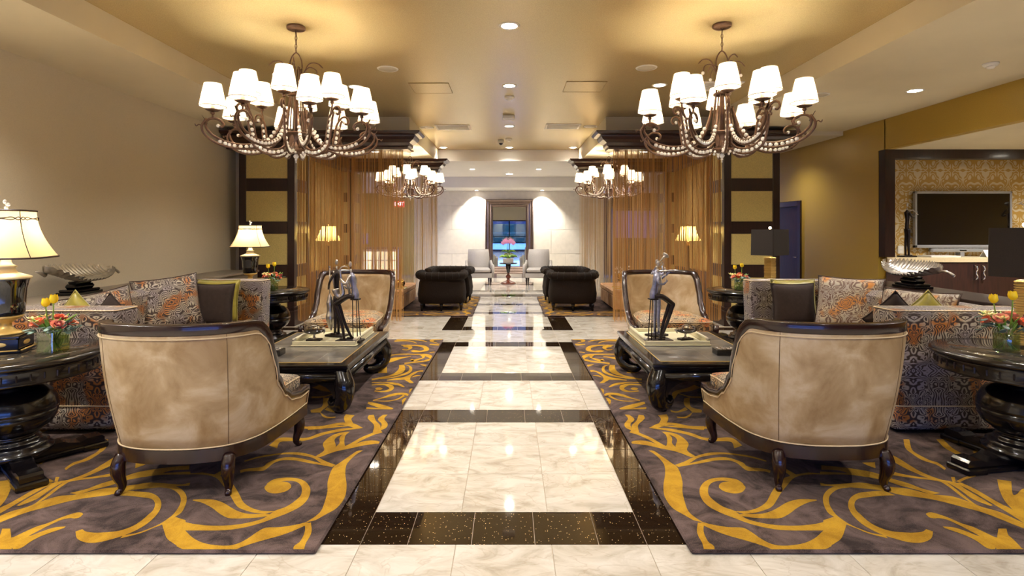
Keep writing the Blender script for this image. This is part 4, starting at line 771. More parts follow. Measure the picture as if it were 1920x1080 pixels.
# ============================================================ ROUND PEDESTAL TABLES
FLUTE = {}
def pedestal_table(label, loc, rot, r=.485):
    t = thing('pedestal_table', label, 'table', loc, rot, 'round black pedestal tables')
    MB().lathe([(r-.06, .68), (r-.004, .685), (r, .695), (r, .705), (r-.008, .716), (r-.03, .72)], 64).build('tabletop', 'black', t)
    MB().lathe([(.02, .7195), (r-.10, .7195), (r-.10, .7215), (.02, .7215)], 64).build('glass_inset', plain('smoky_table_glass', '#3f3a34', 0.03, coat=1.0, noise_scale=25, var=.12) if 'smoky_table_glass' not in bpy.data.materials else bpy.data.materials['smoky_table_glass'], t)
    ap = MB().lathe([(r-.06, .59), (r-.03, .59), (r-.028, .60), (r-.034, .61), (r-.034, .66), (r-.028, .68), (r-.06, .682)], 64).build('apron', 'black', t)
    if r not in FLUTE:
        FLUTE[r] = MB().box(r-.038, r-.028, -.005, .005, .615, .655, None, .004).mesh('apron_flute'); FLUTE[r].materials.append(M['iron'])
    for k in range(44): link('apron_flute', FLUTE[r], ap, rot=(0, 0, 2*PI*k/44))
    MB().lathe([(.12, .59), (.11, .575), (.13, .56), (.10, .545), (.095, .53), (.115, .522), (.10, .512)], 32).build('neck', 'black', t)
    MB().lathe([(.09, .515), (.15, .50), (.195, .465), (.218, .42), (.226, .375), (.226, .36), (.220, .357), (.226, .354), (.220, .31), (.195, .265), (.15, .23), (.12, .218)], 40).build('ball', 'black', t)
    MB().lathe([(.12, .22), (.135, .212), (.11, .20), (.12, .19), (.14, .182), (.135, .17), (.155, .158), (.18, .148), (.175, .135), (.20, .118), (.205, .105), (.19, .09)], 40).build('turned_base', 'black', t)
    for k in range(4):
        mx = RZ(k*PI/2); m = MB()
        m.prism([(.05, .035), (.05, .10), (.24, .10), (.27, .085), (.33, .07), (.37, .085), (.45, .085), (.465, .07), (.465, .035)], -.055, .055, 'y', mx)
        m.box(.34, .485, -.075, .075, .0, .04, mx, .008); m.box(.05, .37, -.07, .07, .012, .04, mx, .006); m.build('foot', 'black', t)
    return t
pedestal_table('near left round black pedestal table holding the tall silk lamp', (-3.10, 3.44, .02), math.radians(-38), .48)
pedestal_table('near right round black pedestal table holding a flower vase', (3.22, 3.46, .02), math.radians(10), .47)
pedestal_table('far left round black pedestal table between sofa and column', (-3.06, 7.09, .02), .4, .47)
pedestal_table('far right round black pedestal table between sofa and column', (3.03, 7.09, .02), .4, .47)
TT = .7415+.0005

# ============================================================ SOFAS, PILLOWS, LEDGES
def sofa(label, x0, x1, y0, y1, s):
    """s=+1: back on the +x side"""
    t = thing('sofa', label, 'sofa', ((x0+x1)/2, (y0+y1)/2, .02), 0, 'brocade sofas')
    hx, hy = (x1-x0)/2, (y1-y0)/2
    def B(a, b, *r, **k): return (s*a, s*b, *r)
    MB().box(-hx+.03, hx-.02, -hy+.22, hy-.22, .05, .30, bev=.02).build('seat_frame', 'brocade', t)
    for k, sy in enumerate((-1, 1)):
        prof = lambda z, o: (hx-.005*o, hy-.22)
        rings = []
        for z, gx, gy in ((.035, 0, 0), (.05, .004, .006), (.20, .004, .006), (.205, -.002, -.002), (.21, .0, .002), (.55, .006, .006), (.78, .014, .012), (.875, .016, .014), (.90, .004, .004), (.905, -.03, -.02)):
            rings.append([(x, y, z) for x, y, z in rsq(hx+gx, .115+gy, z, 40, 14.0, 0, sy*(hy-.115))])
        a = MB().loft(rings, True, True).build('arm', 'brocade', t)
        pz = MB()
        for z, g in ((.205, .006), (.897, .013)): pz.tube([(x, y, z) for x, y, z in rsq(hx+g-.002, .115+g-.002, z, 40, 14.0, 0, sy*(hy-.115))], .005, 5, closed=True)
        pz.build('arm_piping', 'piping', a)
    MB().box(s*(hx-.24), s*hx, -hy+.225, hy-.225, .05, .885, bev=.05).build('backrest', 'brocade', t)
    L_ = (2*hy-.46)/3
    for i in range(3):
        a = -hy+.23+i*L_
        MB().box(s*(-hx-.01), s*(hx-.25), a+.004, a+L_-.004, .303, .45, bev=.03).build('seat_cushion', 'brocade', t)
    for sx in (-1, 1):
        for sy in (-1, 1): MB().box(sx*(hx-.05), sx*(hx-.11), sy*(hy-.05), sy*(hy-.11), 0, .036).build('leg', 'black', t)
    return t
sofa('left medallion brocade sofa along the beige wall', -3.86, -2.86, 4.0, 6.58, -1)
sofa('right medallion brocade sofa in front of the television alcove', 2.80, 3.80, 4.0, 6.58, 1)
def pillow(label, loc, size, rot, mat, h=None, th=.075, group=None, diamond=False):
    w = size/2; hh = (h or size)/2; n = 14
    def f(sg):
        def g(u, v):
            a, b = 2*u-1, 2*v-1; e = (1-abs(a)**2.6)*(1-abs(b)**2.6); pin = 1-.09*((1-a*a)*(b*b))-.0; pin2 = 1-.09*((1-b*b)*(a*a))
            return (a*w*(1-.07*(1-b*b)), sg*th*max(0, e)**.42, b*hh*(1-.07*(1-a*a)))
        return g
    m = MB(); m.grid(f(1), n, n); m.grid(f(-1), n, n)
    t = thing('throw_pillow', label, 'pillow', loc, 0, group); t.rotation_euler = rot
    me = m.mesh('pillow_cover'); bm = bmesh.new(); bm.from_mesh(me); bmesh.ops.remove_doubles(bm, verts=bm.verts, dist=.0006); bmesh.ops.recalc_face_normals(bm, faces=bm.faces); bm.to_mesh(me); bm.free()
    me.materials.append(M[mat]); link('pillow_cover', me, t)
    edge = [(2*k/n-1, -1) for k in range(n)]+[(1, 2*k/n-1) for k in range(n)]+[(1-2*k/n, 1) for k in range(n)]+[(-1, 1-2*k/n) for k in range(n)]
    MB().tube([(a*w*(1-.07*(1-b*b)), 0, b*hh*(1-.07*(1-a*a))) for a, b in edge], .006, 5, closed=True).build('welt', mat if mat not in ('brocade', 'brocade2') else 'trim', t)
    return t
D = math.radians
ar = 'patterned back pillows'
pillow('upright patterned pillow at the middle of the right sofa', (3.48, 5.66, .745), .62, (D(-14), 0, D(-50)), 'brocade2', .56, group=ar)
pillow('long patterned pillow at the near end of the right sofa', (3.50, 4.78, .73), .80, (D(-16), D(-2), D(-84)), 'brocade2', .52, group=ar)
pillow('upright patterned pillow at the middle of the left sofa', (-3.52, 5.70, .745), .62, (D(-14), D(-5), D(50)), 'brocade', .56, group=ar)
pillow('patterned pillow lying back at the near end of the left sofa', (-3.56, 4.80, .72), .80, (D(-16), D(-4), D(84)), 'brocade', .50, group=ar)
pillow('square dark brown pillow against the far arm of the right sofa', (3.09, 5.99, .70), .48, (D(-8), 0, D(2)), 'brown', .45)
pillow('olive satin pillow behind the brown one on the right sofa', (3.20, 6.19, .715), .52, (D(-8), 0, D(4)), 'olive', .47)
pillow('square dark brown pillow against the far arm of the left sofa', (-3.22, 5.97, .70), .48, (D(-8), 0, D(-3)), 'brown', .45)
pillow('olive satin pillow behind the brown one on the left sofa', (-3.28, 6.17, .715), .52, (D(-8), 0, D(-4)), 'olive', .47)
pillow('dark brown pillow tip above the near arm of the right sofa', (3.08, 4.42, .785), .33, (D(10), D(45), 0), 'brown', .33, .06)
pillow('olive pillow tip above the near arm of the right sofa', (3.36, 4.45, .775), .35, (D(10), D(45), 0), 'olive', .35, .06)
pillow('olive pillow tip above the near arm of the left sofa', (-3.48, 4.45, .775), .35, (D(10), D(45), 0), 'olive', .35, .06)
pillow('dark brown pillow tip above the near arm of the left sofa', (-3.18, 4.42, .77), .33, (D(10), D(45), 0), 'brown', .33, .06)
struct('trim_6', MB().box(WL+.001, -3.90, 3.0, 8.6, .855, .885, bev=.004).box(WL+.016, -3.93, 3.02, 8.6, 0, .855), 'ledge')
t = thing('console_table', 'long dark console table behind the right sofa', 'table', (4.28, 5.6, 0), 0)
MB().box(-.24, .30, -1.45, 1.35, .855, .89, bev=.006).build('tabletop', 'dark', t); MB().box(-.2, .26, -1.4, 1.3, .77, .855).build('apron', 'dark', t)
for a in (-.17, .23):
    for b in (-1.36, 1.26): MB().box(a-.03, a+.03, b-.03, b+.03, 0, .77, bev=.004).build('leg', 'dark', t)
MB().box(-.19, .25, -1.38, 1.28, .2, .23).build('shelf', 'dark', t)
def leaf_bowl(label, loc, rz, mat, L_=.42):
    t = thing('leaf_bowl', label, 'bowl', loc, rz, 'fluted leaf bowls')
    MB().box(-.17, .17, -.10, .10, 0, .025, bev=.004).box(-.155, .155, -.09, .09, .025, .05, bev=.01).box(-.12, .12, -.065, .065, .05, .10, bev=.02).box(-.09, .09, -.05, .05, .10, .125, bev=.008).build('plinth', 'black', t)
    nu, nv = 150, 12
    MB().tube([(0, 0, .12), (0, 0, .145), (0, .0, .165)], [.05, .035, .05], 12).build('neck', 'black', t)
    def f(top):
        def g(u, v):
            a = 2*u-1; b = 2*v-1
            ph = a*62+abs(b)*2.6; w = .165*max(0.02, (1-abs(a)**2.4))**.7*(1+.05*math.sin(ph))
            z = .05*b*b+.03*a*a+(.07*max(0, -a-.3)**1.0)+.013*math.sin(ph)*min(1, abs(b)*2.5+.1)*(1-a**6)
            z -= 0 if top else .010; y = b*w; tl = .42*(1-abs(a)**4)
            return (a*L_, y*math.cos(tl)-z*math.sin(tl), .165+y*math.sin(tl)+z*math.cos(tl))
        return g
    m = MB(); m.grid(f(1), nu, nv); m.grid(f(0), nu, nv)
    a, b = m, None
    me = a.mesh('fluted_leaf'); me.materials.append(M[mat]); link('fluted_leaf', me, t)
    MB().tube(cat([(L_*.9, 0, .185), (L_*1.05, 0, .205), (L_*1.2, .01, .195), (L_*1.33, .02, .165)], 4), [.012]*9+[.014]*4, 8).build('leaf_stem', mat, t)
    MB().tube([(-L_*.95, 0, .21), (-L_*1.12, 0, .245), (-L_*1.2, 0, .25)], [.02, .016, .006], 8).build('leaf_tip', mat, t)
leaf_bowl('fluted leaf bowl on black plinth on the left ledge', (-4.17, 5.35, .8855), D(90), 'silver')
bpy.data.objects['fluted_leaf'].data.materials[0] = plain('bronze_grey_leaf', '#8f8470', .4, metal=.5, noise_scale=20, var=.25)
leaf_bowl('silver fluted leaf bowl on black plinth on the right console table', (4.30, 5.88, .8905), D(-90), 'silver', .40)

# ============================================================ LAMPS
def silk_lamp(label, loc, rz, k=1.0):
    t = thing('table_lamp', label, 'lamp', loc, rz, 'urn table lamps'); t.scale = (k, k, k)
    b = MB().box(-.115, .115, -.115, .115, 0, .02, bev=.005).box(-.10, .10, -.10, .10, .02, .085, bev=.004).box(-.11, .11, -.11, .11, .085, .105, bev=.006).build('base_box', 'black', t)
    o = MB()
    for s in (-1, 1):
        for q in (0, 1):
            mx = RZ(q*PI/2); o.ell((0, s*.101, .053), (.045, .004, .014), 12, mx); o.tube([(-.09, s*.102, .088), (.09, s*.102, .088)], .005, 6, mx); o.tube([(-.1, s*.114, .018), (.1, s*.114, .018)], .005, 6, mx)
    o.build('gilt_ornament', 'goldm', b)
    MB().lathe([(.085, .105), (.085, .115), (.05, .125), (.03, .145), (.026, .17), (.045, .185), (.075, .20), (.085, .215)], 24).build('foot', 'goldm', t)
    MB().lathe([(.08, .21), (.09, .235), (.095, .30), (.10, .38), (.112, .43), (.118, .44)], 32).build('urn', 'urnblack', t)
    MB().lathe([(.122, .438), (.122, .448), (.08, .465), (.055, .475), (.04, .50), (.055, .51), (.03, .525), (.02, .56), (.015, .60)], 24).build('urn_lid', 'cream_metal', t)
    n = 40; rings = []; inner = []
    prof = [(0, 0), (.15, .07), (.35, .17), (.55, .30), (.75, .48), (.88, .68), (.96, .86), (1, 1)]
    for u in range(13):
        f = u/12; h = .565+.285*f; w = .215-.093*(1-(1-f)**1.9)
        rings.append(rsq(w, w*.95, h, n, 5.5))
    sh = MB().loft(rings, False, True).build('lamp_shade', 'linen', t)
    for zz, w in ((.565, .215), (.848, .122)):
        MB().tube(rsq(w+.001, w*.95+.001, zz, n, 5.5), .006, 6, closed=True).build('shade_trim', 'trim', sh)
    sm = MB()
    for kx in range(4):
        idx = (5, 15, 25, 35)[kx]; sm.tube([r[idx] for r in rings], .0025, 4)
    for ph in (0, PI):
        pts = []
        for j in range(120):
            a = 2*PI*j/120; w = .129; c, s_ = math.cos(a), math.sin(a)
            x = w*math.copysign(abs(c)**(2/5.5), c); y = w*.95*math.copysign(abs(s_)**(2/5.5), s_); pts.append((x*1.01, y*1.01, .80+.008*math.sin(a*8+ph)))
        sm.tube(pts, .003, 4, closed=True)
    sm.build('shade_ribbon', 'trim', sh)
    MB().tube([(0, 0, .55), (0, 0, .86)], .004, 6).build('harp_rod', 'goldm', t)
    MB().ell((0, 0, .865), (.012, .012, .012), 8).ell((.008, 0, .885), (.015, .012, .012), 8).ell((-.006, 0, .902), (.012, .010, .014), 8).build('finial', 'crystal', t)
    MB().ell((0, 0, .70), (.03, .03, .045), 12).build('light_bulb', 'bulb', t)
    light('POINT', (0, 0, .70), 4.5*K, WARM, .05, parent=t)
    return t
silk_lamp('tall silk shaded lamp with black urn on the near left round table', (-3.16, 3.46, TT), D(20), 1.04)
silk_lamp('silk shaded lamp with black urn on the far left round table', (-3.33, 7.08, TT), D(8), .97)
def ribbed_lamp(label, loc, rz, w, d, zs, hs, hb):
    t = thing('ribbed_lamp', label, 'lamp', loc, rz, 'black shaded ribbed lamps')
    MB().box(-.075, .075, -.055, .055, 0, .02, bev=.003).build('base', 'goldm', t)
    m = MB(); n = int(hb/.017)
    for i in range(n): m.box(-.066, .066, -.048, .048, .02+i*.017, .02+i*.017+.012, bev=.003)
    m.box(-.055, .055, -.038, .038, .02, .02+n*.017); m.build('ribbed_body', 'goldm', t)
    MB().tube([(0, 0, hb+.02), (0, 0, zs+hs+.01)], .007, 8).build('rod', 'goldm', t)
    s1 = [rsq(w/2, d/2, zs, 40, 30.0), rsq(w/2*.97, d/2*.97, zs+hs, 40, 30.0)]; s2 = [[(x*.985, y*.985, z) for x, y, z in r] for r in s1]
    sh = MB().loft([s1[0], s1[1], s2[1], s2[0]], False, False, closed=True).build('lamp_shade', 'blackshade', t)
    MB().box(-w/2*.9, w/2*.9, -.004, .004, zs+hs-.02, zs+hs-.016).box(-.004, .004, -d/2*.9, d/2*.9, zs+hs-.02, zs+hs-.016).build('shade_spider', 'goldm', sh)
    MB().ell((0, 0, zs+hs+.02), .018, 10).build('finial', 'bulb', t)
    MB().ell((0, 0, zs+.08), (.03, .03, .04), 10).build('light_bulb', 'bulb', t)
    light('POINT', (0, 0, zs+.08), 8*K, WARM, .04, parent=t)
ribbed_lamp('black shaded lamp with gold ribbed base on the far right round table', (3.36, 7.10, TT), D(38), .43, .30, .44, .33, .40)
ribbed_lamp('black shaded lamp with gold ribbed base on the near right round table', (3.43, 3.66, TT), D(36), .43, .30, .455, .32, .415)
def floor_lamp(label, x, y):
    t = thing('floor_lamp', label, 'lamp', (x, y, 0), 0, 'yellow floor lamps')
    MB().lathe([(.15, 0), (.15, .02), (.05, .04), (.03, .07)], 24).build('base', 'dark', t)
    MB().lathe([(.022, .07), (.026, .5), (.018, .52), (.022, .54), (.024, 1.22), (.03, 1.23)], 16).build('pole', 'dark', t)
    m = MB()
    for z in (1.235, 1.265, 1.295): m.lathe([(.018, z), (.03, z+.004), (.03, z+.014), (.018, z+.018)], 16)
    m.build('collar', 'brass', t)
    MB().tube([(0, 0, 1.31), (0, 0, 1.58)], .005, 6).build('rod', 'brass', t)
    rr = [[((.225-.10*(1-(1-f)**1.8))*math.cos(2*PI*k/32), (.225-.10*(1-(1-f)**1.8))*math.sin(2*PI*k/32), 1.32+.25*f) for k in range(32)] for f in [i/8 for i in range(9)]]
    sh = MB().loft(rr, False, True).build('lamp_shade', 'yellowshade', t)
    m = MB()
    for k in range(0, 32, 4): m.tube([r[k] for r in rr], .002, 4)
    m.build('shade_ribs', 'goldm', sh)
    MB().ell((0, 0, 1.60), .014, 8).build('finial', 'brass', t)
    MB().ell((0, 0, 1.44), (.03, .03, .04), 10).build('light_bulb', 'bulb', t)
    light('POINT', (0, 0, 1.44), 11*K, WARM, .05, parent=t)
floor_lamp('yellow shaded floor lamp behind the left string curtain', -3.16, 9.62)
floor_lamp('yellow shaded floor lamp behind the right string curtain', 3.12, 9.62)

# ============================================================ CHANDELIERS
def crystal_row(path, r0, m):
    for p in path: m.ell(p, r0, 6)
def arm_meshes(kind):
    """two parallel rods with beads between, scroll end, drip pan, candle tube; arm along +x; returns dict of meshes, z relative to hub bottom (0)"""
    if kind == 'outer':
        c1 = [(.09, .50), (.12, .36), (.17, .21), (.27, .10), (.40, .055), (.53, .065), (.64, .12), (.70, .20), (.70, .275), (.655, .31), (.60, .295), (.575, .255), (.59, .225), (.615, .235)]
        c2 = [(.10, .42), (.145, .24), (.24, .09), (.38, .015), (.52, .015), (.64, .06), (.715, .14), (.735, .22), (.70, .30)]
        b1 = [(.16, .26), (.22, .14), (.30, .075), (.40, .037), (.52, .04), (.60, .07)]
        nb = 14; cup = (.655, .31); zk = .79
    else:
        c1 = [(.07, .10), (.14, .03), (.24, .02), (.32, .08), (.345, .20), (.37, .34), (.42, .43), (.465, .44), (.485, .40), (.465, .365), (.44, .38)]
        c2 = [(.07, .05), (.14, -.02), (.25, -.03), (.35, .04), (.385, .18), (.40, .32), (.42, .40)]
        b1 = [(.12, .01), (.20, -.01), (.28, .01), (.345, .08), (.365, .20), (.385, .32)]
        nb = 12; cup = (.40, .455); zk = .85
    c1, c2, b1 = [[(a, b*zk) for a, b in c] for c in (c1, c2, b1)]; cup = (cup[0], cup[1]*zk)
    m = MB()
    P1 = cat([(a, 0, b) for a, b in c1], 5); P2 = cat([(a, 0, b) for a, b in c2], 5)
    m.tube(P1, .0105, 6); m.tube(P2, .0105, 6)
    if kind == 'outer':
        m.tube(cat([(.73, 0, .17), (.755, 0, .185), (.775, 0, .17), (.785, 0, .19)], 3), [.005]*9+[.002], 5)
        m.tube([(.655, 0, .24), (.655, 0, .28)], .008, 6)
        for zz in (0, 1):
            m.loft([[(.69+.02*zz, y, .19+.03*zz) for y in (-.012, .012)]+[(.715+.02*zz, y, .235+.03*zz) for y in (.008, -.008)] for zz in (0, 1)], True)
    else:
        m.tube(cat([(.385, 0, .32), (.39, 0, .355), (.40, 0, .385), (.40, 0, .41)], 3), .008, 6)
    x, z = cup
    dz = .035 if kind == 'outer' else .025
    m.ell((x, 0, z+dz+.008), (.018, .018, .016), 8)
    bd = MB(); bp = cat([(a, 0, b) for a, b in b1], 8); k = len(bp)
    for i in range(nb):
        p = bp[int(i*(k-1)/(nb-1))]; bd.ell(p, .0175, 8)
    bd.ell((c1[-1][0], 0, c1[-1][1]), .016, 6)
    pan = MB().lathe([(.01, 0), (.04, .005), (.06, .016), (.058, .018), (.03, .010), (.01, .008)], 12, c=(x, 0, z+dz+.02))
    cdl = MB().lathe([(.016, .0), (.016, .06), (.012, .065)], 10, c=(x, 0, z+dz+.028))
    zb = z+dz+.062
    shd = MB().loft([[(x+r*math.cos(2*PI*q/24), r*math.sin(2*PI*q/24), zb+h) for q in range(24)] for r, h in ((.103, 0), (.086, .095), (.066, .19))], False, True)
    trm = MB().tube([(x+.1035*math.cos(2*PI*q/24), .1035*math.sin(2*PI*q/24), zb) for q in range(24)], .003, 4, closed=True)
    blb = MB().ell((x, 0, zb+.06), (.017, .017, .035), 8)
    out = {}
    for nm, b, mt in (('arm', m, 'bronze'), ('crystal_beads', bd, 'crystal'), ('drip_pan', pan, 'bronze'), ('candle_tube', cdl, 'plastic'), ('lamp_shade', shd, 'shade'), ('shade_trim', trm, 'trim'), ('light_bulb', blb, 'bulb')):
        me = b.mesh(nm); me.materials.append(M[mt]); out[nm] = me
    out['pos'] = (x, zb+.09)
    return out
ARMS = {'outer': arm_meshes('outer'), 'inner': arm_meshes('inner')}
def chandelier(label, loc, zt, ph, ph2, k, energy):
    """loc z = hub bottom"""
    t = thing('chandelier', label, 'chandelier', loc, 0, 'bronze crystal chandeliers'); t.scale = (k, k, k)
    top = (zt-loc[2])/k
    MB().lathe([(.005, top-.03), (.07, top-.03), (.08, top-.022), (.08, top-.001), (.005, top-.001)], 32).build('canopy', 'bronze', t)
    ch = MB(); z = .90; i = 0
    while z < top-.035:
        h = .036; ch.tube([((.009*math.cos(a*PI/4) if i % 2 else 0), (0 if i % 2 else .009*math.cos(a*PI/4)), z+h/2+h*.62*math.sin(a*PI/4)) for a in range(8)], .0028, 5, closed=True); z += h; i += 1
    ch.tube([(0, 0, z-.01), (0, 0, top-.03)], .004, 5)
    ch.build('chain', 'bronze', t)
    MB().tube(cat([(-.055, 0, .76), (-.05, 0, .82), (-.03, 0, .87), (0, 0, .895), (.03, 0, .87), (.05, 0, .82), (.055, 0, .76)], 4), .006, 6).build('hanger', 'bronze', t)
    b = MB(); b.lathe([(.005, .0), (.06, .0), (.10, .012), (.095, .03), (.075, .035), (.075, .16), (.095, .17), (.095, .182), (.06, .185)], 16)
    b.lathe([(.05, .50), (.075, .505), (.075, .52), (.05, .525)], 16); b.lathe([(.02, .18), (.024, .35), (.02, .5), (.02, .6)], 10)
    body = b.build('hub', 'bronze', t)
    for q in range(8):
        rb = MB()
        mx = RZ(q*PI/4+.2); rb.tube(cat([(.085, 0, .17), (.075, 0, .32), (.055, 0, .50), (.045, 0, .62), (.05, 0, .76)], 4), .006, 5, mx)
        if q % 2 == 0: rb.tube(cat([(.05, 0, .60), (.06, 0, .70), (.11, 0, .77), (.17, 0, .75), (.18, 0, .70)], 4), .005, 5, mx); rb.tube(cat([(.06, 0, .70), (.11, 0, .80), (.18, 0, .81), (.23, 0, .77)], 4), [.006]*12+[.003], 5, mx)
        rb.prism([(-.012, .05), (.012, .05), (.018, .10), (.006, .15), (-.006, .15), (-.018, .10)], .078, .086, 'y', RZ(q*PI/4))
        rb.build('rib', 'bronze', body)

    c = MB()
    for q in range(10): c.ell((.105*math.cos(q*PI/5), .105*math.sin(q*PI/5), -.005), .012, 6)
    for q in range(4): c.ell((.185*math.cos(q*PI/2+.2), .185*math.sin(q*PI/2+.2), .69), .016, 6)
    for q in range(7): c.ell((.03*math.cos(1.1), .03*math.sin(1.1), .22+.045*q), .011, 6)
    c.ell((0, 0, -.03), (.025, .025, .022), 8); c.ell((0, 0, -.06), (.012, .012, .012), 6); c.ell((0, 0, -.08), (.006, .006, .012), 6)
    c.build('crystal_drops', 'crystal', body)
    for kind, num, p0 in (('outer', 8, ph), ('inner', 6, ph2)):
        A = ARMS[kind]
        for i in range(num):
            a = D(p0)+2*PI*i/num; r = (0, 0, a)
            ao = link('arm', A['arm'], t, rot=r)
            for nm in ('crystal_beads', 'drip_pan', 'candle_tube'):
                bo = link(nm, A[nm], ao)
                if nm == 'crystal_beads': bo['kind'] = 'stuff'
            so = link('lamp_shade', A['lamp_shade'], t, rot=r)
            for nm in ('shade_trim', 'light_bulb'): link(nm, A[nm], so)
            x, z = A['pos']
            light('POINT', (x*math.cos(a), x*math.sin(a), z-.02), energy, (1, .88, .70), .02, parent=t)
    return t
CE = 10*K
chandelier('near left bronze chandelier with crystal beads and white shades', (-1.905, 4.92, 2.19), CH, 30, 38, 1.0, CE)
chandelier('near right bronze chandelier with crystal beads and white shades', (1.88, 4.87, 2.19), CH, 5, 15, 1.0, CE)
chandelier('far left bronze chandelier hanging behind the front string curtain', (-1.89, 10.5, 2.14), 3.02, 10, 30, .86, CE*.8)
chandelier('far right bronze chandelier hanging behind the front string curtain', (1.90, 10.5, 2.14), 3.02, 35, 15, .86, CE*.8)

# ============================================================ FLOWERS
def rose_mb(mb, c, r, tilt, rnd):
    mx = TR(*c) @ Matrix.Rotation(tilt[0], 4, 'X') @ Matrix.Rotation(tilt[1], 4, 'Y')
    mb.ell((0, 0, r*.1), (r*.28, r*.28, r*.4), 8, mx)
    for ring, (rr, n, op, h) in enumerate(((.35, 4, .15, .62), (.6, 5, .4, .55), (.88, 6, .8, .42))):
        for i in range(n):
            a0 = 2*PI*i/n+ring*.6+rnd.random()*.2; w = 2*PI/n*.75
            mb.grid(lambda u, v: (lambda a, q: ((q)*math.cos(a), (q)*math.sin(a), r*(-.35+h*1.5*v-.12*abs(2*u-1)**2)))(a0+(u-.5)*w*1.5, r*(rr*(.55+.45*v)+op*.22*v*v)), 4, 3, True, mx)
def bouquet(label, loc, k, vase, rz=0, pinks=0):
    rnd = random.Random(int(abs(loc[0]*977)+loc[1]*31)); t = thing('flower_arrangement', label, 'flowers', loc, rz, 'flower arrangements'); t.scale = (k, k, k)
    H = .125; r = .062
    if vase == 'square':
        rs = lambda q, z: rsq(q, q, z, 28, 8.0)
        v = MB().loft([rs(r, 0), rs(r, H), rs(r-.004, H), rs(r-.004, .008)], True, False)
        w = MB().loft([rs(r-.005, .009), rs(r-.005, H*.75)], True, False)
    else:
        v = MB().lathe([(r, 0), (r, H), (r-.004, H), (r-.004, .008), (.001, .008)], 28, smooth=True); w = MB().lathe([(r-.005, .009), (r-.005, H*.75)], 28)
    v.build('vase', 'vase', t); w.build('water', 'water', t)
    st = MB()
    for i in range(14):
        a = rnd.random()*6.28; b = a+2.5+rnd.random(); st.tube([(.045*math.cos(b), .045*math.sin(b), .012), (.02*math.cos(a), .02*math.sin(a), .09), (.06*math.cos(a), .06*math.sin(a), .17)], .0028, 5)
    st.build('stem_bundle', 'stem', t)
    lf = MB()
    for i in range(46):
        a = rnd.random()*6.28; e = rnd.uniform(-.25, .5); q = rnd.uniform(.055, .115); c = (q*math.cos(a), q*math.sin(a), .135+q*e)
        mx = TR(*c) @ RZ(a+rnd.uniform(-.8, .8)) @ Matrix.Rotation(rnd.uniform(-.9, .6), 4, 'Y')
        lf.ell((.015, 0, 0), (.024, .016, .0025), 8, mx)
    lf.build('eucalyptus_leaves', 'leaf', t)
    gl = MB()
    for i in range(9):
        a = i*.7+.3; gl.tube(cat([(.03*math.cos(a), .03*math.sin(a), .13), (.07*math.cos(a), .07*math.sin(a), .18), (.11*math.cos(a), .11*math.sin(a), .215)], 3), [.003, .007, .010, .010, .008, .005, .002], 6, flat=.4)
    gl.build('green_leaves', 'leafgreen', t)
    for i, (x, y, z, q) in enumerate(((-.035, -.06, .185, .042), (.075, -.035, .17, .038), (.02, .02, .205, .036), (-.07, .02, .17, .034), (.04, .075, .17, .036), (-.09, -.04, .175, .03))):
        m = MB(); rose_mb(m, (x, y, z), q, (-y*8 if y < 0 else -y*5, x*8), rnd); m.build('rose', 'rosepink' if (i+pinks) % 2 else 'rose', t)
    for i, (x, y, hh) in enumerate(((-.055, .0, .275), (.025, -.02, .30))):
        st = MB().tube(cat([(x*.4, y, .12), (x*.8, y, .2), (x, y, hh)], 3), .0035, 6)
        m = MB()
        for q in range(6):
            a0 = q*PI/3; s_ = 1 if q % 2 else .88
            m.grid(lambda u, v: (lambda a, rr: (x+rr*math.cos(a), y+rr*math.sin(a), hh-.005+.052*v*(1-.25*abs(2*u-1)**2)))(a0+(u-.5)*1.25, s_*.027*math.sin(min(1, v*1.1+.12)*PI*.62)**.7*(1.0-.25*v)), 4, 5)
        tl = m.build('tulip', 'tulip', t); st.build('tulip_stem', 'stem', tl)
    ly = MB()
    for i in range(5):
        a = 2.2+i*.55; c = Vector((.10*math.cos(a), .10*math.sin(a)*.9, .19+.012*(i % 2)))
        for q in range(5):
            b = q*2*PI/5; ly.ell((.016, 0, 0), (.02, .008, .003), 6, TR(*c) @ RZ(b) @ Matrix.Rotation(-.5, 4, 'Y'))
    ly.build('small_lilies', 'lily', t)
    be = MB()
    for i in range(26): be.ell((.07+rnd.uniform(-.035, .04), -.01+rnd.uniform(-.04, .05), .175+rnd.uniform(-.02, .03)), .008, 6)
    be.build('berries', 'berry', t)
bouquet('flowers in a square glass vase on the near left round table', (-2.83, 3.42, TT), 1.05, 'square', D(-10))
bouquet('flowers in a round glass vase on the near right round table', (3.13, 3.47, TT), 1.1, 'round', D(-35), 1)
bouquet('flowers in a glass vase on the far left round table', (-2.97, 6.92, TT), 1.05, 'round', D(5), 1)
bouquet('flowers in a glass vase on the far right round table', (2.90, 6.95, TT), 1.0, 'round', D(0))

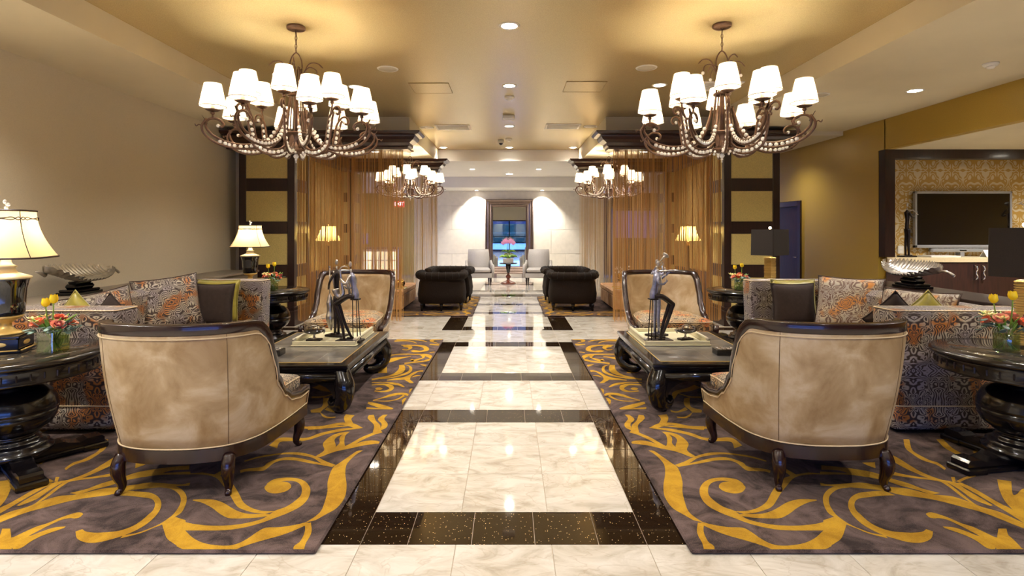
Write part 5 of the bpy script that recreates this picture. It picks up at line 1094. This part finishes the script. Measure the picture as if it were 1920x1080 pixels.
# ============================================================ TELEVISION ALCOVE
cab = thing('media_cabinet', 'dark built-in cabinet under the television', 'cabinet', (0, 0, 0))
MB().box(5.48, 8.79, TVY+.02, TVY+.395, .1, 1.04).build('cabinet_body', 'cabinet', cab)
MB().box(5.474, 8.79, TVY+.05, TVY+.42, 0, .1).build('toe_kick', 'rubber', cab)
MB().box(5.372, 5.62, TVY-.012, TVY-.002, .1, 1.035, bev=.003).build('filler_panel', 'cabinet', cab)
for i, (a, b) in enumerate(((5.625, 6.675), (6.68, 7.73), (7.735, 8.785))):
    d = MB().box(a, b, TVY-.012, TVY+.012, .11, 1.035, bev=.003).build('door', 'cabinet', cab)
    hx = b-.05 if i == 0 else a+.05
    MB().tube(cat([(hx, TVY-.012, 1.0), (hx, TVY-.05, .985), (hx+.012, TVY-.055, .95), (hx-.008, TVY-.055, .90), (hx+.012, TVY-.055, .85), (hx, TVY-.05, .815), (hx, TVY-.012, .80)], 4), .011, 8).build('handle', 'chrome', d)
tag(MB().box(5.48, 8.79, TVY-.03, TVY+.395, 1.045, 1.115, bev=.006).box(5.372, 5.48, TVY-.03, TVY-.022, 1.045, 1.115).build('countertop', 'counter'), 'cream countertop below the television', 'countertop')
t = thing('television', 'large flat television with silver frame on the damask wall', 'television', (6.735, TVY+.33, 1.66))
fr = MB()
for a in ((-.72, .72, .385, .42), (-.72, .72, -.42, -.375), (-.72, -.69, -.42, .42), (.69, .72, -.42, .42)): fr.box(a[0], a[1], -.03, .03, a[2], a[3], bev=.006)
fr.build('bezel', 'tvframe', t); MB().box(-.69, .69, -.016, .02, -.375, .385).build('screen', 'screen', t); MB().box(-.3, .3, .03, .068, -.2, .2).build('wall_bracket', 'rubber', t)
t = thing('soundbar', 'silver soundbar below the television', 'speaker', (6.72, TVY+.33, 1.205))
MB().box(-.45, .45, -.03, .05, -.028, .028, bev=.012).tube([(-.46, 0, 0), (.46, 0, 0)], .03, 12).build('speaker_body', 'tvframe', t); MB().box(-.05, .05, -.034, -.03, -.006, .006).build('display', 'screen', t)
MB().box(-.03, .03, -.02, .068, -.09, -.028).build('stand', 'tvframe', t)
for i, (x, lb) in enumerate(((5.66, 'white wall outlet at the left end of the countertop'), (5.86, 'white wall outlet behind the fiddler figurine'))):
    t = thing('wall_outlet', lb, 'outlet', (x, TVY+.39, 1.21), 0, 'alcove outlets'); MB().box(-.045, .045, -.006, .008, -.06, .06, bev=.003).build('cover_plate', 'plastic', t); MB().box(-.02, .02, -.009, -.006, .01, .04).box(-.02, .02, -.009, -.006, -.04, -.01).build('socket', 'signwhite' if 0 else 'vent', t)
standing_player('fiddler_figurine', 'slim dark fiddler figurine left of the television', (5.76, 7.98, 1.1155), 0.1, 'fiddle', sc_=1.02)
standing_player('horn_figurine', 'slim dark horn player figurine right of the television', (7.58, 8.0, 1.1155), PI*.8, 'trumpet', head='iron', sc_=.98)
t = thing('magazine', 'white magazine lying on the countertop', 'magazine', (6.22, 7.98, 1.1155), .05); MB().box(-.22, .22, -.13, .13, 0, .02, bev=.002).build('pages', 'paper', t); MB().box(-.222, .222, -.132, .132, .0202, .022).build('cover', 'vent', t)
t = thing('tent_card', 'folded white information card on the countertop', 'card', (7.0, 7.96, 1.1155), .1)
MB().prism([(-.06, 0), (.0, .10), (.06, 0), (.054, 0), (0, .092), (-.054, 0)], -.17, .17, 'x').build('card', 'paper', t); MB().box(-.13, -.02, -.0015, .0, -.0, .001, TR(0, -.045, .03) @ Matrix.Rotation(1.03, 4, 'X')).box(-.13, .1, -.0015, 0, 0, .003, TR(0, -.03, .055) @ Matrix.Rotation(1.03, 4, 'X')).build('print_line', 'denim', t)
t = thing('wall_outlet', 'cream wall outlet beside the near left lamp', 'outlet', (WL+.001, 4.86, 1.02)); MB().box(0, .008, -.045, .045, -.075, .075, bev=.003).build('cover_plate', 'cream_metal', t); MB().box(.008, .012, -.018, .018, -.04, .04).build('socket', 'plastic', t)
t = thing('wall_outlet', 'white outlet on the side of the front left column', 'outlet', (-3.368, 8.98, .42)); MB().box(-.002, .008, -.04, .04, -.06, .06, bev=.003).build('cover_plate', 'plastic', t); MB().box(.008, .011, -.016, .016, -.035, .035).build('socket', 'vent', t)
t = thing('cord_tag', 'small white tag lying on the rug by the right pedestal table', 'tag', (3.44, 3.86, .021), .4); MB().box(-.03, .03, -.02, .02, 0, .006, bev=.002).build('tag_body', 'paper', t); MB().tube(cat([(.02, 0, .006), (.06, .02, .006), (.1, -.01, .006), (.12, .04, .006)], 4), .003, 5).build('cord', 'rubber', t)

# ============================================================ REAR SEATING
def club_chair(label, loc, rz):
    t = thing('club_chair', label, 'chair', loc, rz, 'tufted club chairs')
    pts = [Vector(p+(0,)) for p in ((.43, .38), (.44, .10), (.43, -.15), (.36, -.32), (.20, -.385), (0, -.40))]
    half = cat(pts, 5); plan = half+[Vector((-p.x, p.y, 0)) for p in half[::-1][1:]]; n = len(plan); nor = []
    for i in range(n):
        a, b = plan[max(0, i-1)], plan[min(n-1, i+1)]; d = (b-a).normalized(); v = Vector((d.y, -d.x, 0)); nor.append(-v if v.dot(plan[i]) < 0 else v)
    def prof(i):
        c = plan[i]; m = nor[i]; out = []
        for off, z in ((-.02, .14), (.0, .16), (.015, .30), (-.01, .50), (-.03, .56), (.0, .575), (.04, .60), (.055, .65), (.035, .695), (-.02, .715), (-.08, .70), (-.105, .65), (-.09, .58), (-.09, .34), (-.09, .15)):
            v = c+m*off; out.append((v.x, v.y, z))
        return out
    MB().loft([prof(i) for i in range(n)], True, True).build('rolled_back', 'chester', t)
    g = MB()
    for i in range(2, n-1, 3):
        c, m = plan[i], nor[i]; g.tube([(c+m*o)[:2]+(z,) for o, z in ((.045, .595), (.062, .65), (.04, .70), (-.02, .722), (-.085, .706), (-.11, .65))], .004, 4)
        g.ell(tuple((c-m*.092)[:2])+(.5,), .012, 6)
    g.build('tuft_seams', 'rubber', t)
    MB().box(-.33, .33, -.30, .40, .14, .30, bev=.02).build('seat_base', 'chester', t); MB().box(-.335, .335, -.28, .42, .302, .43, bev=.04).build('seat_cushion', 'chester', t)
    for sx in (-1, 1):
        for sy in (-.26, .30): MB().lathe([(.018, 0), (.022, .02), (.018, .04), (.03, .09), (.036, .10), (.03, .115), (.036, .14)], 12, c=(sx*.36, sy, 0)).build('leg', 'black', t)
    MB().lathe([(.018, 0), (.022, .02), (.03, .1), (.036, .14)], 12, c=(0, -.32, 0)).build('leg', 'black', t)
RG = .0205
club_chair('front left dark tufted club chair with its back to the camera', (-1.27, 10.42, RG), D(4))
club_chair('rear left dark tufted club chair facing the camera', (-1.22, 11.5, RG), D(176))
club_chair('front right dark tufted club chair with its back to the camera', (1.19, 10.42, RG), D(-4))
club_chair('rear right dark tufted club chair facing the camera', (1.15, 11.5, RG), D(184))
def white_chair(label, loc, rz):
    t = thing('armchair', label, 'chair', loc, rz, 'silver white armchairs')
    MB().box(-.33, .33, -.34, .30, .20, .34, bev=.015).build('seat_frame', 'offwhite', t); MB().box(-.30, .30, -.36, .20, .345, .46, bev=.035).build('seat_cushion', 'offwhite', t)
    MB().box(-.331, .331, -.342, .30, .34, .346).build('piping', 'trim', t)
    n = 8; rings = []
    for i in range(9):
        f = i/8; z = .34+.62*f; y = .26+.10*f+.05*f*f; w = .27+.03*math.sin(f*PI*.9); th = .055*(1-.5*f**6)
        if i == 8: y += .03; th = .03
        rings.append([(x, y+yy, z) for x, yy in ((-w, th), (-w-.008, 0), (-w, -th), (0, -th-.012), (w, -th), (w+.008, 0), (w, th), (0, th+.01))])
    MB().loft(rings, True, True).build('backrest', 'offwhite', t)
    for s in (-1, 1):
        rings = []
        for f in [i/8 for i in range(9)]:
            y = .30-.62*f; z = .66-.10*min(1, f*1.6)**.7; x = s*(.35+.02*f); rings.append([(x-s*.045, y, .21), (x+s*.03, y, .21), (x+s*.035, y, z-.05), (x+s*.02, y, z), (x-s*.03, y, z), (x-s*.045, y, z-.05)])
        MB().loft(rings, True, True).build('arm', 'offwhite', t)
    for sx in (-1, 1):
        MB().lathe([(.016, 0), (.02, .02), (.016, .04), (.028, .10), (.034, .12), (.026, .14), (.034, .205)], 12, c=(sx*.30, -.29, 0)).build('leg', 'dark', t)
        MB().tube([(sx*.28, .25, .205), (sx*.29, .32, 0)], [.026, .016], 8).build('leg', 'dark', t)
white_chair('left silver white armchair before the tall mirror', (-.84, 15.35, 0), D(6))
white_chair('right silver white armchair before the tall mirror', (.80, 15.35, 0), D(-6))
t = thing('pedestal_stand', 'small turned dark stand between the two white armchairs', 'table', (-.03, 15.5, 0))
MB().lathe([(.21, 0), (.21, .02), (.19, .035), (.10, .07), (.05, .10), (.035, .13), (.06, .17), (.075, .20), (.06, .23), (.035, .26), (.03, .30)], 28).build('base', 'redwood', t)
MB().lathe([(.03, .30), (.05, .32), (.075, .50), (.075, .555)], 24).build('column', 'black', t); MB().lathe([(.02, .555), (.25, .56), (.26, .57), (.26, .585), (.02, .585)], 36).build('tabletop', 'black', t)
t = thing('orchid', 'pink orchid in a pale square pot on the turned stand', 'plant', (-.03, 15.5, .5855))
MB().box(-.15, .15, -.07, .07, 0, .13, bev=.01).build('pot', 'pot', t)
m = MB()
for i in range(9):
    a = i*.7; m.tube(cat([(0, 0, .12), (.08*math.cos(a), .05*math.sin(a), .19), (.20*math.cos(a), .10*math.sin(a), .20), (.27*math.cos(a), .13*math.sin(a), .15)], 3), [.008, .02, .03, .035, .035, .032, .025, .015, .004], 6, flat=.3)
m.build('leaves', 'leafgreen', t)
for s in (-1, 1):
    m = MB(); m.tube(cat([(s*.03, 0, .13), (s*.04, 0, .35), (s*.02, 0, .58), (s*.08, 0, .66), (s*.17, -.02, .62)], 4), .006, 6); m.build('flower_stem', 'stem', t)
    f = MB()
    for j in range(7):
        c = Vector((s*(.02+.024*j), -.03-.01*(j % 2), .64-.018*abs(j-2)-.04*(j % 2)))
        for q in range(5): f.ell((.026, 0, 0), (.028, .02, .004), 6, TR(*c) @ Matrix.Rotation(PI/2, 4, 'X') @ RZ(q*2*PI/5))
    f.build('blossoms', 'orchid', t)
t = thing('tall_mirror', 'tall mirror in a wide bronze frame against the stone wall', 'mirror', (0, 17.42, 0))
MX, Z0, Z1 = .76, .13, 2.48
MB().box(-MX+.24, MX-.24, .0, .03, Z0+.24, Z1-.24).build('mirror_glass', 'mirror', t)
pr = [(0, .06), (0, -.02), (.03, -.045), (.06, -.02), (.10, -.03), (.15, -.01), (.19, -.03), (.215, .0), (.25, .01), (.25, .06)]
rings = []
for sx, sz in ((-1, 0), (1, 0), (1, 1), (-1, 1)):
    rings.append([(sx*(MX-p), q, (Z0+p) if sz == 0 else (Z1-p)) for p, q in pr])
MB().loft(rings, False, False, closed=True).build('frame', 'mframe', t)
MB().box(-.5, -.4, 0, .06, 0, Z0).box(.4, .5, 0, .06, 0, Z0).build('foot', 'mframe', t)
def ottoman(label, x0, x1, y0, y1):
    t = thing('ottoman', label, 'ottoman', ((x0+x1)/2, (y0+y1)/2, .0205), 0, 'channelled leather ottomans'); hx, hy = (x1-x0)/2, (y1-y0)/2
    MB().box(-hx+.01, hx-.01, -hy+.01, hy-.01, .05, .29).build('core', 'tan', t)
    m = MB(); n = int(2*hx/.1); k = int(2*hy/.1)
    for i in range(n):
        for s in (-1, 1): m.box(-hx+i*2*hx/n+.003, -hx+(i+1)*2*hx/n-.003, s*(hy-.012), s*(hy+.008), .05, .29, bev=.009)
    for i in range(k):
        for s in (-1, 1): m.box(s*(hx-.012), s*(hx+.008), -hy+i*2*hy/k+.003, -hy+(i+1)*2*hy/k-.003, .05, .29, bev=.009)
    m.build('channelled_side', 'tan', t)
    MB().box(-hx-.02, hx+.02, -hy-.02, hy+.02, .29, .40, bev=.025).build('top_cushion', 'tan', t)
    for sx in (-1, 1):
        for sy in (-1, 1): MB().box(sx*(hx-.04), sx*(hx-.10), sy*(hy-.04), sy*(hy-.1), 0, .05).build('foot', 'black', t)
ottoman('channelled tan leather ottoman behind the left string curtain', -3.1, -1.95, 9.95, 11.4)
ottoman('channelled tan leather ottoman behind the right string curtain', 1.90, 3.05, 9.95, 11.4)
def gold_decor(label, x, kind):
    z = .421; t = thing('decor_tray', label+' tray under the gold ornaments', 'tray', (x, 10.2, z), 0, 'ottoman trays')
    MB().box(-.20, .20, -.13, .13, 0, .012, bev=.003).build('tray_base', 'traycream', t); MB().box(-.20, .20, -.13, -.115, .012, .03).box(-.20, .20, .115, .13, .012, .03).build('tray_rim', 'goldm', t)
    if kind == 'balls':
        for i, (dx, dy, r, h) in enumerate(((-.12, 0, .062, .36), (.0, -.03, .075, .30), (.10, .03, .085, .42), (.02, .07, .05, .24))):
            v = thing('gold_bottle', ('slim', 'front', 'largest', 'smallest')[i]+' round gold bottle on the left ottoman', 'bottle', (x+dx, 10.2+dy, z+.0125), 0, 'gold bottles')
            MB().lathe([(r*.4, 0), (r*.8, r*.3), (r, r), (r*.8, r*1.6), (r*.25, r*2), (.012, r*2.3), (.010, h*.8)], 20).build('bottle_body', 'brass', v)
            m = MB()
            for q in range(4): m.ell((0, 0, h*.8+q*.022), .014-.002*q, 8)
            m.build('stopper', 'brass', v)
    else:
        v = thing('gold_urn', 'gold footed urn with white blossoms on the right ottoman', 'urn', (x, 10.2, z+.0125))
        MB().lathe([(.07, 0), (.07, .015), (.025, .04), (.02, .07), (.08, .10), (.12, .15), (.12, .18), (.10, .19)], 24).build('urn_body', 'brass', v)
        m = MB(); rnd = random.Random(5)
        for i in range(24): m.ell((rnd.uniform(-.1, .1), rnd.uniform(-.08, .08), .20+rnd.uniform(0, .05)), .022, 6)
        m.build('gold_balls', 'brass', v)
        m = MB()
        for i in range(16): m.ell((rnd.uniform(-.16, .12), rnd.uniform(-.08, .08), .33+rnd.uniform(-.05, .08)), .016, 6)
        for i in range(6): m.tube([(0, 0, .18), (rnd.uniform(-.14, .1), rnd.uniform(-.06, .06), .35)], .003, 4)
        m.build('blossoms', 'plastic', v)
gold_decor('cream rectangular', -2.12, 'balls'); gold_decor('pale rectangular', 2.12, 'urn')
# rooms beyond the bays
t = thing('reception_desk', 'backlit reception counter beyond the left bay', 'desk', (-4.1, 16.4, 0))
MB().box(-.9, .8, -.25, .25, 0, .95).build('desk_body', 'limestone', t); MB().box(-.95, .85, -.32, .3, .95, 1.0, bev=.006).build('desk_top', 'redwood', t)
for i in range(5):
    for j in range(3): MB().box(-.85+i*.33, -.85+i*.33+.29, -.258, -.25, .08+j*.28, .08+j*.28+.24, bev=.003).build('glow_panel', 'deskglow', t)
t = thing('computer_monitor', 'small monitor on the reception counter', 'monitor', (-4.45, 16.4, 1.0005), .2)
MB().box(-.25, .25, -.02, .02, .08, .42, bev=.006).build('monitor_case', 'tvframe', t); MB().box(-.23, .23, -.026, -.02, .1, .4).build('monitor_screen', 'purple', t); MB().box(-.1, .1, -.08, .08, 0, .012).tube([(0, 0, .01), (0, 0, .09)], .015).build('stand', 'tvframe', t)
t = thing('exit_sign', 'lit red exit sign beyond the left bay', 'sign', (-3.6, 18.0, 2.36))
MB().box(-.17, .17, -.02, .02, -.1, .1, bev=.005).build('sign_box', 'red', t); MB().tube([(0, 0, .1), (0, 0, .395)], .01).build('hanging_rod', 'plastic', t)
fc = bpy.data.curves.new('exit_lettering', 'FONT'); fc.body = 'EXIT'; fc.size = .16; fc.extrude = .002; fc.align_x = 'CENTER'; fc.align_y = 'CENTER'
tmp = bpy.data.objects.new('exit_lettering', fc); COL.objects.link(tmp); bpy.context.view_layer.update()
me = bpy.data.meshes.new_from_object(tmp.evaluated_get(bpy.context.evaluated_depsgraph_get())); bpy.data.objects.remove(tmp); me.materials.clear(); me.materials.append(M['signwhite'])
link('exit_lettering', me, t, (0, -.024, 0), (PI/2, 0, 0))
t = thing('back_bar', 'dark back bar with purple lit glass beyond the right bay', 'cabinet', (4.35, 18.1, 0))
MB().box(-.95, .95, -.15, .25, 0, 1.1, bev=.01).build('bar_counter', 'cabinet', t); MB().box(-.95, -.88, .0, .25, 1.1, 2.3).box(.88, .95, .0, .25, 1.1, 2.3).box(-.95, .95, .0, .25, 2.22, 2.3).build('bar_frame', 'cabinet', t)
for i in range(3): MB().box(-.86+i*.58, -.30+i*.58, .18, .2, 1.25, 2.15).build('lit_glass', 'purple', t)

# ============================================================ CEILING FITTINGS
def at_ceil(px, py, z=CH):
    Y = (z-1.5)*1033/(432-py); return ((px-955)*Y/1033, Y)
def downlight(name_label, x, y, z, e, r=.075, col=NEUTRAL, spot=2.3):
    t = thing('recessed_light', name_label, 'ceiling light', (x, y, z), 0, 'recessed downlights')
    MB().lathe([(r-.004, -.004), (r+.018, -.004), (r+.02, 0), (r-.004, 0)], 28, cap=False).build('trim_ring', 'plastic', t); MB().lathe([(.001, -.0035), (r-.004, -.0035), (r-.004, -.001), (.001, -.001)], 24).build('lens', 'lens', t)
    light('SPOT', (0, 0, -.03), e, col, .07, spot=spot, blend=.8, parent=t)
E1 = 60*K
downlight('nearest downlight over the middle of the aisle', 0.0, 4.90, CH, E1)
downlight('second downlight over the aisle behind the nearest', 0.0, 6.93, CH, E1)
downlight('third downlight over the aisle past the exit device', 0.0, 9.62, CH, E1)
downlight('last downlight over the aisle before the ceiling drop', 0.0, 12.1, CH, E1)
downlight('downlight left of the ceiling behind the near left chandelier', -1.95, 6.98, CH, E1*1.5)
downlight('downlight right of the ceiling beside the near right chandelier', 1.88, 6.90, CH, E1*1.5)
downlight('downlight at the left end of the gold ceiling', -1.45, 12.1, CH, E1*.6)
downlight('downlight at the right end of the gold ceiling', 1.40, 12.1, CH, E1*.6)
downlight('downlight in the cream ceiling before the television alcove', 4.60, 6.25, LOW, E1*.8)
downlight('left small downlight in the white ceiling of the far hall', -.95, 14.1, 3.067, E1*.8, .06)
downlight('right small downlight in the white ceiling of the far hall', .75, 14.1, 3.067, E1*.8, .06)
for x, lb in ((-1.03, 'left wall washer beside the tall mirror'), (1.03, 'right wall washer beside the tall mirror')):
    t = thing('wall_washer', lb, 'ceiling light', (x, 17.22, 2.755), 0, 'wall washers'); MB().lathe([(.05, -.004), (.07, -.004), (.07, 0), (.05, 0)], 20, cap=False).build('trim_ring', 'plastic', t); MB().lathe([(.001, -.003), (.05, -.003), (.05, -.001), (.001, -.001)], 20).build('lens', 'lens', t)
    light('SPOT', (0, 0, -.02), 150*K, (1, .96, .88), .04, (D(9), 0, 0), 1.75, .7, t)
# added fill lights out of view, put in to brighten walls and ceilings
for x, y, z, e in ((-2.4, 1.0, CH, 60), (0, 1.6, CH, 60), (2.4, 1.0, CH, 60), (-2.4, -2, CH, 45), (0, -2, CH, 45), (2.4, -2, CH, 45), (-3.9, 1.4, LOW, 90), (-3.85, 3.5, LOW, 85), (4.7, 4.3, LOW, 50), (-3.9, -1.6, LOW, 80), (4.6, 2.2, LOW, 60), (4.6, 9.9, LOW-.065, 30), (6.75, 6.7, HZ, 75), (7.6, 7.15, HZ, 35),
                   (-4.3, 14.5, 3.067, 90), (-6.5, 16, 3.067, 60), (4.3, 14.5, 3.067, 45), (-2.6, 10.6, 3.02, 30), (2.6, 10.6, 3.02, 30), (0, 15.3, 3.067, 60)):
    t = thing('recessed_light', 'added fill downlight outside the picture', 'ceiling light', (x, y, z), 0, 'added unseen downlights'); MB().lathe([(.001, -.0035), (.09, -.0035), (.09, 0), (.001, 0)], 16).build('lens', 'lens', t); light('SPOT', (0, 0, -.03), e*K, NEUTRAL, .07, spot=2.4, blend=.8, parent=t)
def round_speaker(label, x, y, z=CH):
    t = thing('ceiling_speaker', label, 'speaker', (x, y, z), 0, 'round ceiling speakers'); MB().lathe([(.10, -.006), (.115, -.006), (.12, 0), (.10, 0)], 32, cap=False).build('trim_ring', 'plastic', t); MB().lathe([(.001, -.005), (.10, -.005), (.10, -.001), (.001, -.001)], 32).build('grille', 'grille', t)
round_speaker('round ceiling speaker between the left chandelier and the aisle', *at_ceil(727, 129)); round_speaker('round ceiling speaker between the right chandelier and the aisle', *at_ceil(1212, 127))
round_speaker('small faint ceiling speaker beside the left air vent', -1.46, 9.75); round_speaker('small faint ceiling speaker beside the right air vent', 1.42, 9.65)
round_speaker('ceiling speaker in the cream ceiling behind the right chandelier', 3.62, 6.45, LOW)
def vent(label, x, y):
    t = thing('air_vent', label, 'vent', (x, y, CH), 0, 'ceiling air vents'); w, d = .30, .22
    MB().box(-w, w, -d, d, -.003, 0).build('backing', 'ventliner', t)  # plain pale backing, close to the frame colour
    for a, b, c, e in ((-w, w, -d, -d+.03), (-w, w, d-.03, d), (-w, -w+.03, -d+.03, d-.03), (w-.03, w, -d+.03, d-.03)): MB().box(a, b, c, e, -.012, -.003, bev=.003).build('frame', 'vent', t)
    for i in range(6): MB().box(-w+.035, w-.035, -.006, .006, -.002, .002, TR(0, -d+.07+i*.058, -.010) @ Matrix.Rotation(.6, 4, 'X')).build('slat', 'vent', t)
vent('left white air vent in the gold ceiling', -.99, 9.72); vent('right white air vent in the gold ceiling', .93, 9.62)
vent('white air vent behind the near right chandelier', 2.58, 6.95)
def hatch(label, x, y):
    t = thing('access_panel', label, 'panel', (x, y, CH), 0, 'ceiling access panels'); MB().box(-.245, .245, -.245, .245, -.004, 0).build('panel_face', 'ceil_gold', t)
    m = MB()
    for a, b, c, e in ((-.25, .25, -.25, -.246), (-.25, .25, .246, .25), (-.25, -.246, -.25, .25), (.246, .25, -.25, .25)): m.box(a, b, c, e, -.006, 0)
    m.build('panel_edge', 'access', t)
hatch('left square access panel in the gold ceiling', -1.0, 7.05); hatch('right square access panel in the gold ceiling', .95, 6.98)
def smoke(label, x, y, z):
    t = thing('smoke_detector', label, 'detector', (x, y, z), 0, 'smoke detectors'); MB().lathe([(.001, -.03), (.05, -.028), (.062, -.015), (.065, 0)], 24).build('detector_body', 'plastic', t); MB().lathe([(.001, -.052), (.025, -.05), (.034, -.038), (.036, -.029)], 20).build('sensor_head', 'vent', t)
smoke('smoke detector over the aisle behind the second downlight', 0.0, 7.5, CH); smoke('small smoke detector over the aisle near the camera dome', -.01, 10.95, CH); smoke('smoke detector in the cream ceiling at upper right', 4.57, 5.23, LOW)
t = thing('emergency_light', 'white box shaped emergency light on the aisle ceiling', 'light', (-.01, 8.72, CH)); MB().box(-.095, .095, -.05, .05, -.062, 0, bev=.01).build('housing', 'plastic', t); MB().box(-.08, .08, -.054, -.05, -.05, -.02).build('cover_lens', 'vent', t)
t = thing('security_camera', 'small dome security camera on the aisle ceiling', 'camera', (-.17, 11.1, CH)); MB().lathe([(.001, -.06), (.055, -.06), (.06, -.05), (.06, 0)], 24).build('housing', 'plastic', t); MB().ell((0, 0, -.062), (.042, .042, .045), 16).build('dome', 'screen', t)
